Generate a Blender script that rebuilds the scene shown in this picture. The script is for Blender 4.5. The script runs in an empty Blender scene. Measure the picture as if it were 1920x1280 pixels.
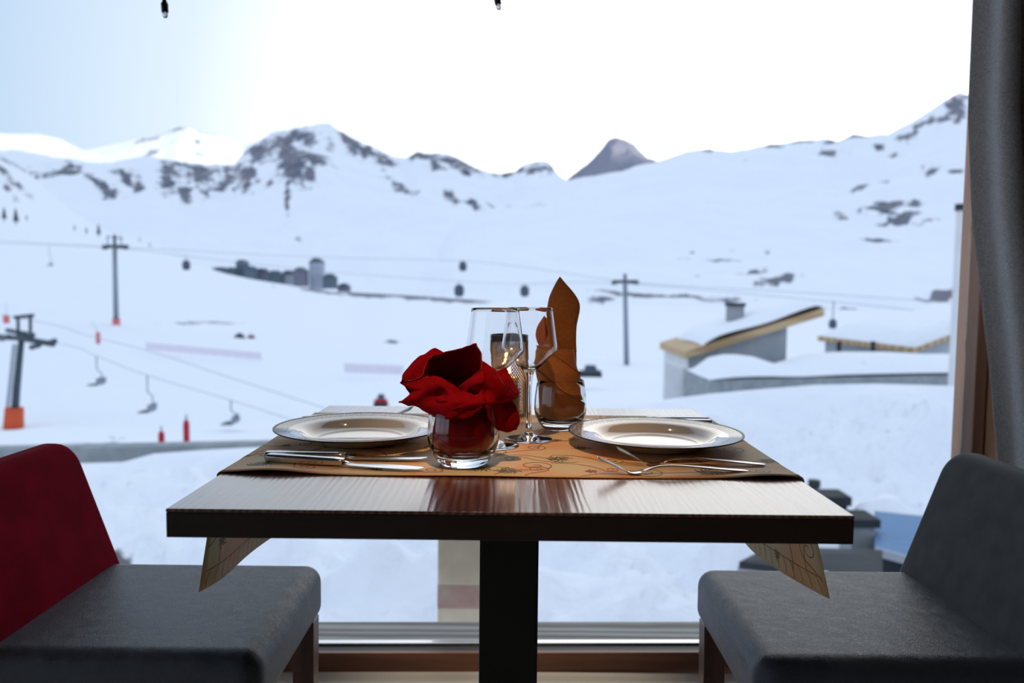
import bpy, bmesh, math, random
import numpy as np
from mathutils import Vector, Matrix, Euler, noise as mnoise
random.seed(4); rng = np.random.default_rng(7)
S = bpy.context.scene; COL = S.collection; PI = math.pi

# ------------------------------------------------------------------ camera
F = 1460.0; CAMZ = 1.008
pitch = math.atan(98 / F)
R = (Matrix.Rotation(PI / 2 - pitch, 3, 'X') @ Matrix.Rotation(math.radians(.6), 3, 'Z'))
cd = bpy.data.cameras.new('camera'); cam = bpy.data.objects.new('camera', cd); COL.objects.link(cam)
cam.matrix_world = Matrix.Translation((0, 0, CAMZ)) @ R.to_4x4()
cd.sensor_width = 36; cd.lens = 36 * F / 1920; cd.clip_start = .05; cd.clip_end = 60000
cd.dof.use_dof = True; cd.dof.focus_distance = 1.2; cd.dof.aperture_fstop = 3.6
S.camera = cam
CP = Vector((0, 0, CAMZ))
def ray(px, py): return R @ Vector(((px - 960) / F, (640 - py) / F, -1))
def at(px, py, Y):
    v = ray(px, py); return CP + v * (Y / v.y)
def on(px, py, z):
    v = ray(px, py); return CP + v * ((z - CAMZ) / v.z)

# ------------------------------------------------------------------ colour management, world, sun
S.view_settings.view_transform = 'Standard'; S.view_settings.look = 'None'
S.view_settings.exposure = 0.38; S.view_settings.gamma = 1; S.view_settings.use_curve_mapping = False
W = bpy.data.worlds.new('dusk_sky'); S.world = W; W.use_nodes = True
nt = W.node_tree; nt.nodes.clear()
def wn(t, **k):
    n = nt.nodes.new(t)
    for a, b in k.items(): setattr(n, a, b)
    return n
tc = wn('ShaderNodeTexCoord')
vn = wn('ShaderNodeVectorMath', operation='NORMALIZE'); nt.links.new(tc.outputs['Generated'], vn.inputs[0])
dt = wn('ShaderNodeVectorMath', operation='DOT_PRODUCT'); nt.links.new(vn.outputs[0], dt.inputs[0])
gd = Vector((math.sin(math.radians(20)), math.cos(math.radians(20)), .06)).normalized()
dt.inputs[1].default_value = gd
mr = wn('ShaderNodeMapRange'); mr.inputs[1].default_value = -1; mr.inputs[2].default_value = 1
nt.links.new(dt.outputs['Value'], mr.inputs[0])
rp = wn('ShaderNodeValToRGB'); nt.links.new(mr.outputs[0], rp.inputs[0])
E_ = rp.color_ramp.elements
def col3(c): return (c[0], c[1], c[2], 1)
# ramp values are relative radiance, multiplied by the strength below
SKY = [(0.0, (.34, .38, .46)), (.5, (.385, .435, .525)), (.70, (.32, .385, .48)), (.78, (.235, .31, .41)), (.865, (.36, .41, .46)), (.93, (.60, .61, .62)), (1.0, (1.0, .97, .93))]
E_[0].position, E_[0].color = SKY[0][0], col3(SKY[0][1])
E_[1].position, E_[1].color = SKY[-1][0], col3(SKY[-1][1])
for p, c in SKY[1:-1]:
    e = E_.new(p); e.color = col3(c)
bg = wn('ShaderNodeBackground'); bg.inputs[1].default_value = 1.8
nt.links.new(rp.outputs[0], bg.inputs[0])
wo = wn('ShaderNodeOutputWorld'); nt.links.new(bg.outputs[0], wo.inputs[0])
sl = bpy.data.lights.new('low_sun', 'SUN'); sun = bpy.data.objects.new('low_sun', sl); COL.objects.link(sun)
sl.energy = 4.5; sl.color = (1, .86, .70); sl.angle = math.radians(.6)
sd = Vector((-.62, .78, -.035)).normalized()          # direction the light travels: low, from behind and right
sun.rotation_euler = sd.to_track_quat('-Z', 'Y').to_euler()

# ------------------------------------------------------------------ materials
def mat(name, base=(.5, .5, .5), rough=.5, metal=0, **k):
    m = bpy.data.materials.new(name); m.use_nodes = True
    b = m.node_tree.nodes['Principled BSDF']
    b.inputs['Base Color'].default_value = col3(base); b.inputs['Roughness'].default_value = rough
    b.inputs['Metallic'].default_value = metal
    for a, v in k.items(): b.inputs[a.replace('_', ' ')].default_value = v
    return m
def N(m, t, **k):
    n = m.node_tree.nodes.new(t)
    for a, b in k.items(): setattr(n, a, b)
    return n
def L(m, a, b): m.node_tree.links.new(a, b)
def B(m): return m.node_tree.nodes['Principled BSDF']
def coords(m, scale=(1, 1, 1), rot=(0, 0, 0), kind='Object'):
    t = N(m, 'ShaderNodeTexCoord'); mp = N(m, 'ShaderNodeMapping')
    mp.inputs['Scale'].default_value = scale; mp.inputs['Rotation'].default_value = rot
    L(m, t.outputs[kind], mp.inputs[0]); return mp.outputs[0]
def noise_tex(m, vec, scale, detail=4, rough=.55, dist=0):
    n = N(m, 'ShaderNodeTexNoise'); n.inputs['Scale'].default_value = scale; n.inputs['Detail'].default_value = detail
    n.inputs['Roughness'].default_value = rough; n.inputs['Distortion'].default_value = dist
    L(m, vec, n.inputs['Vector']); return n.outputs['Fac']
def ramp(m, fac, stops):
    r = N(m, 'ShaderNodeValToRGB'); L(m, fac, r.inputs[0]); e = r.color_ramp.elements
    e[0].position, e[0].color = stops[0][0], col3(stops[0][1]); e[1].position, e[1].color = stops[-1][0], col3(stops[-1][1])
    for p, c in stops[1:-1]: e.new(p).color = col3(c)
    return r.outputs[0]
def bump(m, fac, strength=.3, dist=.01):
    b = N(m, 'ShaderNodeBump'); b.inputs['Strength'].default_value = strength; b.inputs['Distance'].default_value = dist
    L(m, fac, b.inputs['Height']); L(m, b.outputs[0], B(m).inputs['Normal']); L(m, b.outputs[0], B(m).inputs['Coat Normal'])
def noisy(name, c1, c2, scale=8, rough=.6, stretch=(1, 1, 1), bs=0, bd=.003, metal=0, **k):
    m = mat(name, c1, rough, metal, **k); v = coords(m, stretch); n = noise_tex(m, v, scale)
    L(m, ramp(m, n, [(.35, c1), (.68, c2)]), B(m).inputs['Base Color'])
    if bs: bump(m, n, bs, bd)
    return m
def woodmat(name, dark, light, axis='Y', scale=60, rough=.4, coat=0, bs=.1, ring=1.0, dist=2.2, bd=.0006):
    m = mat(name, dark, rough, Coat_Weight=coat, Coat_Roughness=.25)
    st = {'X': (.08, 1, 1), 'Y': (1, .08, 1), 'Z': (1, 1, .08)}[axis]
    v = coords(m, st)
    w = N(m, 'ShaderNodeTexWave'); w.bands_direction = {'X': 'Y', 'Y': 'X', 'Z': 'X'}[axis]
    w.inputs['Scale'].default_value = scale * .25 * ring; w.inputs['Distortion'].default_value = dist * 3; w.inputs['Detail'].default_value = 3
    w.inputs['Detail Scale'].default_value = 1.2; L(m, v, w.inputs[0])
    n = noise_tex(m, v, scale * 3, 5, .6)
    mx = N(m, 'ShaderNodeMix'); mx.data_type = 'FLOAT'; mx.inputs[0].default_value = .45
    L(m, w.outputs['Fac'], mx.inputs[2]); L(m, n, mx.inputs[3])
    L(m, ramp(m, mx.outputs[0], [(.25, dark), (.75, light)]), B(m).inputs['Base Color'])
    if bs: bump(m, mx.outputs[0], bs, bd)
    return m

M = {}
M['floor'] = woodmat('pale_floorboards', (.72, .68, .60), (.86, .83, .76), 'X', 20, .45)
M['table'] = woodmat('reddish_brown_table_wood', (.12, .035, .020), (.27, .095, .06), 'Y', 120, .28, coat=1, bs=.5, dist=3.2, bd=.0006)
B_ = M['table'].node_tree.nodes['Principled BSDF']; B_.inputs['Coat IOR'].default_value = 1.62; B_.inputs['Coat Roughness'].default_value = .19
M['tedge'] = woodmat('shaded_table_edge', (.028, .015, .011), (.045, .024, .018), 'X', 60, .45, bs=.1)  # table brown darkened, so the shade on the edge is in its colour
M['black'] = mat('black_painted_steel', (.006, .006, .006), .5)
M['rail'] = woodmat('orange_brown_threshold_wood', (.17, .055, .022), (.30, .11, .05), 'X', 30, .4, coat=.2)
M['frame'] = woodmat('larch_window_frame', (.26, .13, .08), (.44, .25, .16), 'Z', 26, .55)
M['board'] = woodmat('larch_reveal_board', (.60, .37, .24), (.88, .62, .43), 'Z', 14, .55)
M['wall'] = woodmat('dark_timber_wall', (.05, .03, .02), (.08, .05, .035), 'X', 10, .7)
M['ceil'] = noisy('dark_ceiling', (.05, .042, .036), (.065, .055, .045), 3, .8)
M['alu'] = mat('brushed_aluminium', (.72, .72, .74), .28, 1)
M['seal'] = mat('black_rubber_seal', (.012, .012, .014), .45)
M['deck'] = woodmat('weathered_grey_deck', (.20, .18, .16), (.42, .40, .38), 'X', 24, .8, bs=.4)
M['steel'] = mat('polished_cutlery_steel', (.66, .66, .68), .16, 1)
M['chrome'] = mat('bright_steel', (.8, .8, .82), .08, 1)
M['porc'] = mat('white_porcelain', (.60, .59, .57), .07, Coat_Weight=.6, Coat_Roughness=.04)
m = M['rimdec'] = mat('plate_rim_lace_print', (.8, .8, .8), .1)
v = coords(m); vo = N(m, 'ShaderNodeTexVoronoi'); vo.feature = 'DISTANCE_TO_EDGE'; vo.inputs['Scale'].default_value = 150; L(m, v, vo.inputs[0])
L(m, ramp(m, vo.outputs['Distance'], [(.04, (.16, .19, .25)), (.22, (.72, .72, .72))]), B(m).inputs['Base Color'])
M['glass'] = mat('clear_glass', (1, 1, 1), .0, Transmission_Weight=1.0, IOR=1.48)
M['amber'] = noisy('amber_linen', (.36, .115, .018), (.43, .15, .028), 260, .8, bs=.15, bd=.0004, Sheen_Weight=.15)
M['amberlite'] = noisy('orange_linen_inner', (.50, .10, .02), (.58, .14, .03), 260, .8, bs=.15, bd=.0004)
M['red'] = noisy('crimson_cotton', (.25, .0004, .004), (.34, .0008, .007), 300, .95, bs=.25, bd=.0004)
M['red'].node_tree.nodes['Principled BSDF'].inputs['Specular IOR Level'].default_value = .12
M['redhem'] = mat('crimson_hem_stitching', (.42, .05, .06), .8)
M['velvet'] = noisy('crimson_velvet', (.20, .0005, .016), (.29, .001, .024), 14, .95, bs=.1, bd=.001, Sheen_Weight=.10, Sheen_Roughness=.4)
M['velvet'].node_tree.nodes['Principled BSDF'].inputs['Specular IOR Level'].default_value = .1
M['velvet'].node_tree.nodes['Principled BSDF'].inputs['Sheen Tint'].default_value = (.8, .02, .06, 1)
m = M['leather'] = mat('dark_grey_grained_leather', (.085, .102, .135), .38)
v = coords(m); vo = N(m, 'ShaderNodeTexVoronoi'); vo.feature = 'DISTANCE_TO_EDGE'; vo.inputs['Scale'].default_value = 470
nv = N(m, 'ShaderNodeTexNoise'); nv.inputs['Scale'].default_value = 30; L(m, v, nv.inputs['Vector'])
va = N(m, 'ShaderNodeVectorMath', operation='MULTIPLY_ADD'); L(m, nv.outputs['Color'], va.inputs[0]); va.inputs[1].default_value = (.03, .03, .03); L(m, v, va.inputs[2])
L(m, va.outputs[0], vo.inputs[0]); bump(m, vo.outputs['Distance'], .5, .0015)
M['greyfab'] = noisy('slate_grey_velour', (.042, .052, .062), (.066, .080, .092), 22, .85, Sheen_Weight=.3)
M['chairwood'] = woodmat('dark_chair_wood', (.10, .035, .028), (.17, .065, .05), 'Z', 30, .35, coat=.2)
m = M['curtain'] = mat('charcoal_woven_curtain', (.06, .06, .062), .9, Sheen_Weight=.2)
v = coords(m, (1, 1, 1)); ck = N(m, 'ShaderNodeTexVoronoi'); ck.inputs['Scale'].default_value = 520; L(m, v, ck.inputs[0])
L(m, ramp(m, ck.outputs['Distance'], [(.15, (.85, .87, .90)), (.6, (.38, .39, .41))]), B(m).inputs['Base Color'])
M['curtain'].node_tree.nodes['Principled BSDF'].inputs['Specular IOR Level'].default_value = .2
m = M['cloth'] = mat('golden_damask', (.6, .4, .15), .6, Sheen_Weight=.1)
v = coords(m); n1 = noise_tex(m, v, 9, 3, .5); n2 = noise_tex(m, v, 420, 2)
c1 = ramp(m, n1, [(.38, (.76, .62, .32)), (.50, (.84, .56, .27)), (.62, (.86, .42, .16))])
L(m, c1, B(m).inputs['Base Color']); bump(m, n2, .15, .0004)
M['thread'] = mat('russet_embroidery', (.30, .10, .025), .6)
M['threadgreen'] = mat('olive_embroidery', (.12, .13, .06), .6)
M['lanternmetal'] = mat('antique_silver_perforated', (.34, .29, .24), .38, 1)
M['lanterndark'] = mat('dark_lantern_rim', (.05, .045, .04), .4, .8)
M['wax'] = mat('ivory_wax', (.85, .75, .55), .5, Subsurface_Weight=.5)
M['wax'].node_tree.nodes['Principled BSDF'].inputs['Subsurface Radius'].default_value = (.01, .006, .003)
M['frost'] = mat('frosted_cup', (1, .9, .75), .5, Transmission_Weight=.7)
def emis(name, c, s):
    m = bpy.data.materials.new(name); m.use_nodes = True; nn = m.node_tree; nn.nodes.clear()
    e = nn.nodes.new('ShaderNodeEmission'); e.inputs[0].default_value = col3(c); e.inputs[1].default_value = s
    o = nn.nodes.new('ShaderNodeOutputMaterial'); nn.links.new(e.outputs[0], o.inputs[0]); return m
M['flame'] = emis('candle_flame', (1, .55, .18), 60)
M['lamp'] = emis('warm_lamp', (1, .78, .5), 60)
M['mark'] = mat('red_maker_mark', (.45, .03, .02), .4)
M['markw'] = mat('pale_mark_lettering', (.85, .7, .65), .4)
# pane: thin clear glass
m = bpy.data.materials.new('window_glass'); m.use_nodes = True; nn = m.node_tree; nn.nodes.clear(); M['pane'] = m
tr = nn.nodes.new('ShaderNodeBsdfTransparent'); gl = nn.nodes.new('ShaderNodeBsdfGlossy'); gl.inputs['Roughness'].default_value = 0
tr.inputs[0].default_value = (.985, .995, 1, 1)
fr = nn.nodes.new('ShaderNodeFresnel'); fr.inputs[0].default_value = 1.3
mx = nn.nodes.new('ShaderNodeMixShader'); oo = nn.nodes.new('ShaderNodeOutputMaterial')
nn.links.new(fr.outputs[0], mx.inputs[0]); nn.links.new(tr.outputs[0], mx.inputs[1]); nn.links.new(gl.outputs[0], mx.inputs[2]); nn.links.new(mx.outputs[0], oo.inputs[0])
# snow and rock
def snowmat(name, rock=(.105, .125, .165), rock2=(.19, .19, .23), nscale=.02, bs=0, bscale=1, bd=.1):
    m = mat(name, (.80, .84, .90), .75); m.node_tree.nodes['Principled BSDF'].inputs['Specular IOR Level'].default_value = .15
    v = coords(m); at_ = N(m, 'ShaderNodeAttribute'); at_.attribute_name = 'rock'
    n = noise_tex(m, v, nscale, 6, .65)
    ad = N(m, 'ShaderNodeMath', operation='MULTIPLY_ADD'); L(m, n, ad.inputs[0]); ad.inputs[1].default_value = 2.2; ad.inputs[2].default_value = -1.1
    a2 = N(m, 'ShaderNodeMath', operation='ADD'); L(m, ad.outputs[0], a2.inputs[0]); L(m, at_.outputs['Fac'], a2.inputs[1])
    f = ramp(m, a2.outputs[0], [(.38, (0, 0, 0)), (.72, (1, 1, 1))])
    n3 = noise_tex(m, v, nscale * .35, 3)
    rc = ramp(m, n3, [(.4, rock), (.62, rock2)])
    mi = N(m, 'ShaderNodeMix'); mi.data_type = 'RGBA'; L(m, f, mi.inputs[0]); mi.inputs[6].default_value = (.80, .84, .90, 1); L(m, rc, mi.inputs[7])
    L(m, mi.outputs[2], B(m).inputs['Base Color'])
    if bs: bump(m, noise_tex(m, v, bscale, 5), bs, bd)
    return m
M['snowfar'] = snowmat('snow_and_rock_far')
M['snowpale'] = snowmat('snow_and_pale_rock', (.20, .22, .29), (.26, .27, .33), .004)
M['snowmid'] = snowmat('snow_valley', nscale=.15, bs=.4, bscale=.12, bd=1.6)
M['snow'] = snowmat('snow_near', (.10, .11, .12), (.2, .2, .2), nscale=1.2, bs=.6, bscale=1.1, bd=.35)
M['concrete'] = noisy('grey_concrete', (.22, .25, .27), (.32, .35, .36), 2.5, .9)
M['stonepost'] = noisy('weathered_beige_concrete', (.56, .47, .34), (.68, .58, .43), 9, .9)
M['redreflect'] = noisy('red_reflection_band', (.40, .22, .18), (.47, .40, .32), 9, .8)
M['wallg'] = noisy('grey_render_wall', (.33, .37, .42), (.42, .46, .50), .8, .9)
M['wallp'] = noisy('pale_render_wall', (.60, .62, .64), (.70, .72, .74), .8, .9)
M['fascia'] = woodmat('tan_timber_fascia', (.38, .25, .13), (.56, .41, .24), 'X', 3, .7)
M['pyl'] = mat('dark_galvanised_steel', (.055, .08, .10), .5, .3)
M['pylm'] = mat('grey_galvanised_mast', (.22, .27, .33), .5, .3)
M['orange'] = noisy('orange_padding', (.62, .085, .02), (.55, .07, .02), 2, .7)
M['redpad'] = mat('red_padding', (.45, .012, .03), .7)
M['pink'] = mat('faded_red_paint', (.62, .16, .16), .7)
M['net'] = mat('pale_red_netting', (.76, .71, .79), .9)
M['gond'] = mat('dark_cabin', (.05, .075, .11), .35)
M['tree'] = mat('dark_spruce', (.045, .07, .09), .9)
M['vill'] = [noisy('village_wall_%d' % i, c, tuple(x * 1.25 for x in c), .1, .9) for i, c in enumerate([(.10, .14, .18), (.16, .16, .21), (.36, .40, .47), (.08, .11, .14)])]
M['bluecor'] = mat('blue_corrugated_roof', (.12, .24, .42), .45)
M['darkroof'] = noisy('dark_slate', (.015, .020, .026), (.035, .042, .050), 3, .85)
M['cable'] = mat('steel_cable', (.35, .40, .46), .5)
M['bulb'] = mat('clear_bulb_plastic', (.8, .8, .85), .1, Transmission_Weight=.7)

# ------------------------------------------------------------------ mesh builder
class MB:
    def __init__(s): s.v = []; s.f = []; s.m = []; s.mi = 0
    def add(s, vs, fs):
        o = len(s.v); s.v += [tuple(v) for v in vs]; s.f += [tuple(i + o for i in f) for f in fs]; s.m += [s.mi] * len(fs); return s
    def box(s, a, b, mtx=None):
        vs = [Vector((x, y, z)) for x in (a[0], b[0]) for y in (a[1], b[1]) for z in (a[2], b[2])]
        if mtx: vs = [mtx @ v for v in vs]
        return s.add(vs, [(0, 1, 3, 2), (4, 6, 7, 5), (0, 4, 5, 1), (2, 3, 7, 6), (0, 2, 6, 4), (1, 5, 7, 3)])
    def hexa(s, bot, top):
        return s.add(list(bot) + list(top), [(3, 2, 1, 0), (4, 5, 6, 7), (0, 1, 5, 4), (1, 2, 6, 5), (2, 3, 7, 6), (3, 0, 4, 7)])
    def tube(s, pts, r, n=8, caps=True):
        pts = [Vector(p) for p in pts]; k = len(pts); rr = r if isinstance(r, (list, tuple)) else [r] * k
        vs = []; up = Vector((0, 0, 1))
        for i, p in enumerate(pts):
            t = (pts[min(i + 1, k - 1)] - pts[max(i - 1, 0)]).normalized()
            a = t.cross(up)
            if a.length < 1e-3: a = t.cross(Vector((0, 1, 0)))
            a.normalize(); b = a.cross(t).normalized()
            vs += [p + (a * math.cos(2 * PI * j / n) + b * math.sin(2 * PI * j / n)) * rr[i] for j in range(n)]
        fs = [(i * n + j, i * n + (j + 1) % n, (i + 1) * n + (j + 1) % n, (i + 1) * n + j) for i in range(k - 1) for j in range(n)]
        if caps: fs += [tuple(range(n - 1, -1, -1)), tuple((k - 1) * n + j for j in range(n))]
        return s.add(vs, fs)
    def lathe(s, prof, c=(0, 0, 0), n=64, closed=False, cap0=False, cap1=False):
        k = len(prof); vs = [(c[0] + r * math.cos(2 * PI * j / n), c[1] + r * math.sin(2 * PI * j / n), c[2] + z) for r, z in prof for j in range(n)]
        fs = []
        for i in range(k if closed else k - 1):
            i2 = (i + 1) % k
            fs += [(i * n + j, i * n + (j + 1) % n, i2 * n + (j + 1) % n, i2 * n + j) for j in range(n)]
        if cap0: fs.append(tuple(range(n - 1, -1, -1)))
        if cap1: fs.append(tuple((k - 1) * n + j for j in range(n)))
        return s.add(vs, fs)
    def grid(s, rows, closed=False):
        k = len(rows); n = len(rows[0])
        vs = [p for r in rows for p in r]
        fs = [(i * n + j, i * n + (j + 1) % n, (i + 1) * n + (j + 1) % n, (i + 1) * n + j) for i in range(k - 1) for j in range(n if closed else n - 1)]
        return s.add(vs, fs)
    def build(s, name, mats, parent=None, smooth=False, bevel=0, bseg=3, solid=0, sub=0, origin=None, loc=None, fixn=True):
        me = bpy.data.meshes.new(name); o0 = Vector(origin) if origin is not None else Vector((0, 0, 0))
        me.from_pydata([tuple(Vector(v) - o0) for v in s.v], [], s.f)
        mats = mats if isinstance(mats, list) else [mats]
        for m_ in mats: me.materials.append(m_)
        me.polygons.foreach_set('material_index', s.m)
        if fixn and len(s.v) < 60000:
            b = bmesh.new(); b.from_mesh(me); bmesh.ops.recalc_face_normals(b, faces=b.faces); b.to_mesh(me); b.free()
        if smooth: me.polygons.foreach_set('use_smooth', [True] * len(me.polygons))
        me.update()
        ob = bpy.data.objects.new(name, me); COL.objects.link(ob)
        if parent: ob.parent = parent
        if origin is not None and not parent: ob.location = o0
        if loc is not None: ob.location = loc
        if solid:
            q = ob.modifiers.new('thick', 'SOLIDIFY'); q.thickness = solid; q.offset = 0
        if bevel:
            q = ob.modifiers.new('bevel', 'BEVEL'); q.width = bevel; q.segments = bseg; q.limit_method = 'ANGLE'; q.angle_limit = math.radians(40)
            if smooth is False and bseg > 2:
                me.polygons.foreach_set('use_smooth', [True] * len(me.polygons))
                q.harden_normals = True
        if sub:
            q = ob.modifiers.new('sub', 'SUBSURF'); q.levels = sub; q.render_levels = sub
        return ob
def tag(o, label, cat=None, group=None, kind=None):
    if label: o['label'] = label
    if cat: o['category'] = cat
    if group: o['group'] = group
    if kind: o['kind'] = kind
    return o
def thing(name, loc, label, cat, group=None):
    o = bpy.data.objects.new(name, None); COL.objects.link(o); o.location = loc; o.empty_display_size = .05
    return tag(o, label, cat, group)
def struct(o): o['kind'] = 'structure'; return o
def copy_tree(o, parent=None):
    c = o.copy(); COL.objects.link(c); c.parent = parent
    for ch in list(o.children): copy_tree(ch, c)
    return c

# ------------------------------------------------------------------ terrain
def fbm(x, y, seed=0, octv=5):
    def vn_(x, y, s):
        xi = np.floor(x).astype(np.int64); yi = np.floor(y).astype(np.int64); xf = x - xi; yf = y - yi
        def h(a, b):
            n = (a * 374761393 + b * 668265263 + s * 2147483647) & 0xffffffff
            n = ((n ^ (n >> 13)) * 1274126177) & 0xffffffff
            return ((n ^ (n >> 16)) & 0xffff) / 65535.0
        u = xf * xf * (3 - 2 * xf); v = yf * yf * (3 - 2 * yf)
        return (h(xi, yi) * (1 - u) + h(xi + 1, yi) * u) * (1 - v) + (h(xi, yi + 1) * (1 - u) + h(xi + 1, yi + 1) * u) * v
    t = 0; a = .5
    for o in range(octv):
        t = t + a * (vn_(x * 2 ** o, y * 2 ** o, seed + o * 7) - .5); a *= .5
    return t
Rn = np.array(R)
def terrain(name, curves, material, px0, px1, step, rows, rocks=(), nz=0, nfreq=.01, crest_noise=0, back=None, seed=1, jitter=0):
    """curves: list of (distance, height profile seen at that distance); the surface runs through them in depth."""
    px = np.arange(px0, px1 + step, step, dtype=float)
    ds = [c[0] for c in curves]; prof = [np.interp(px, [p[0] for p in c[1]], [p[1] for p in c[1]]) for c in curves]
    if crest_noise: prof[-1] = prof[-1] + crest_noise * fbm(px / 34., px * 0 + seed, seed, 5) * 2
    V = []; RK = []; tot = 0
    for i in range(len(ds) - 1):
        last = i == len(ds) - 2; n = rows[i] if isinstance(rows, list) else rows
        for k in range(n + (1 if last else 0)):
            t = k / n; d = math.exp(math.log(ds[i]) * (1 - t) + math.log(ds[i + 1]) * t)
            y = prof[i] * (1 - t) + prof[i + 1] * t
            v = np.stack([(px - 960) / F, (640 - y) / F, -np.ones_like(px)], 1) @ Rn.T
            P = v * (d / v[:, 1:2]); P[:, 2] += CAMZ
            e = min(1, (tot + k) / 6)
            if last: e *= min(1, (n - k) / 9)
            qa, qb = px * .83 + y * .55, y * .83 - px * .55
            jy = fbm(qa / 11., qb / 8., seed + 3, 5) * 30
            jx = fbm(qa / 11. + 40, qb / 11., seed + 9, 5) * 34
            rk = np.zeros_like(px)
            for q in rocks:
                cx, cy, rx, ry = q[:4]; an = math.radians(q[4]) if len(q) > 4 else 0; st = q[5] if len(q) > 5 else 1
                dx = px + jx * min(1, rx / 30) - cx; dy = y + jy * min(1, ry / 14) - cy; a = dx * math.cos(an) + dy * math.sin(an); b = -dx * math.sin(an) + dy * math.cos(an)
                rk = np.maximum(rk, st * np.exp(-((a / rx) ** 2 + (b / ry) ** 2) * .8))
            if nz:
                P[:, 2] += nz * e * fbm(P[:, 0] * nfreq, P[:, 1] * nfreq, seed) * 2
                P[:, 2] += nz * .5 * e * rk * fbm(P[:, 0] * nfreq * 5, P[:, 1] * nfreq * 5, seed + 2)
            V.append(P); RK.append(rk)
        tot += n
    if back:
        for q in back:
            P = V[-1].copy() if q is back[0] else P.copy(); P[:, 1] += q[0]; P[:, 2] += q[1]; P[:, 0] *= 1.0; V.append(P); RK.append(RK[-1])
    nr, nc = len(V), len(px); V = np.concatenate(V); RK = np.concatenate(RK)
    idx = np.arange(nr * nc).reshape(nr, nc); f = np.stack([idx[:-1, :-1], idx[:-1, 1:], idx[1:, 1:], idx[1:, :-1]], -1).reshape(-1, 4)
    me = bpy.data.meshes.new(name); me.vertices.add(len(V)); me.vertices.foreach_set('co', V.astype(np.float32).ravel())
    me.loops.add(len(f) * 4); me.loops.foreach_set('vertex_index', f.astype(np.int32).ravel())
    me.polygons.add(len(f)); me.polygons.foreach_set('loop_start', np.arange(0, len(f) * 4, 4, dtype=np.int32)); me.polygons.foreach_set('loop_total', np.full(len(f), 4, dtype=np.int32))
    me.update(calc_edges=True); me.polygons.foreach_set('use_smooth', [True] * len(f))
    a = me.attributes.new('rock', 'FLOAT', 'POINT'); a.data.foreach_set('value', RK.astype(np.float32))
    me.materials.append(material); ob = bpy.data.objects.new(name, me); COL.objects.link(ob); return struct(ob)

# far sunlit snow dome on the left and sunlit peak
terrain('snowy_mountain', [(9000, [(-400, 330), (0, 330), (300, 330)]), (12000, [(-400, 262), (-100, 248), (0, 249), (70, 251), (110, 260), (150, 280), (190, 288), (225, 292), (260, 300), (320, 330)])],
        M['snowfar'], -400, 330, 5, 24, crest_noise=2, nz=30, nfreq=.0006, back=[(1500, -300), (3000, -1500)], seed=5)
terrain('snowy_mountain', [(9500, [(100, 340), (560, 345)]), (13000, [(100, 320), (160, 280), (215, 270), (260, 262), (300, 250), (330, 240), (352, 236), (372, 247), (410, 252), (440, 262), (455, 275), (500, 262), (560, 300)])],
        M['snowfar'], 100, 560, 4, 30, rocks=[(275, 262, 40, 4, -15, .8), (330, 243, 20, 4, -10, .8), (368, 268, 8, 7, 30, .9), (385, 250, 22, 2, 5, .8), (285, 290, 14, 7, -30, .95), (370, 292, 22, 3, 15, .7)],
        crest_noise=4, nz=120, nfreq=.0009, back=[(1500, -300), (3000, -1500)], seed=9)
# pale rock peak in the gap
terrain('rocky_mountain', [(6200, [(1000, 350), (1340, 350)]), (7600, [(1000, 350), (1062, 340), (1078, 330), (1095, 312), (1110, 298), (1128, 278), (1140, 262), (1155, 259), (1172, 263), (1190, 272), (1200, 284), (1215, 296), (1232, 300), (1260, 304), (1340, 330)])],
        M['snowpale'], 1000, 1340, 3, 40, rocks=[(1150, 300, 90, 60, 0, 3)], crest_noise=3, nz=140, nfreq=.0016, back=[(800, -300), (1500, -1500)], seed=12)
# central massif
rk = [(485, 283, 26, 26, 0, 1.0), (525, 270, 34, 22, -20, .95), (565, 258, 34, 18, 0, .9), (545, 300, 40, 26, 30, 1.0), (552, 330, 32, 26, 0, 1.1), (590, 305, 34, 14, 30, 1.0),
      (540, 372, 6, 30, 5, 1.0), (618, 268, 10, 14, 0, .6), (655, 262, 34, 9, 42, 1.0), (690, 285, 40, 10, 40, 1.0), (725, 302, 26, 9, 35, .95), (790, 294, 26, 8, 10, 1.0), (850, 303, 44, 12, 12, .95), (880, 318, 34, 9, 25, .85),
      (820, 312, 26, 8, 10, .7), (960, 322, 34, 7, -10, .95), (1008, 314, 30, 11, 0, 1.1), (1032, 322, 14, 7, 30, .8), (750, 355, 26, 8, 38, 1.05), (780, 372, 12, 5, 30, .8), (845, 374, 18, 7, 25, .95), (885, 386, 14, 5, 20, .95), (916, 380, 15, 6, 10, .95),
      (560, 435, 7, 10, 20, .75), (62, 324, 16, 7, 0, 1), (115, 318, 34, 8, -8, .95), (140, 318, 26, 6, 0, .8), (190, 349, 34, 7, 18, 1.05), (205, 358, 18, 8, 10, 1), (235, 336, 28, 7, 20, 1.05), (262, 345, 12, 14, 60, .9),
      (316, 340, 16, 34, 0, 1.05), (348, 366, 14, 20, 0, 1.1), (330, 318, 26, 10, 0, .9), (375, 328, 34, 12, 10, .95), (385, 355, 12, 16, 0, .9), (425, 340, 24, 14, -20, 1.0), (462, 330, 18, 20, 0, 1.0), (440, 318, 30, 10, 0, .85), (505, 340, 8, 8, 0, .8), (582, 345, 14, 12, 30, .9), (400, 300, 30, 5, -10, .7), (290, 288, 16, 6, -30, .8)]
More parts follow.
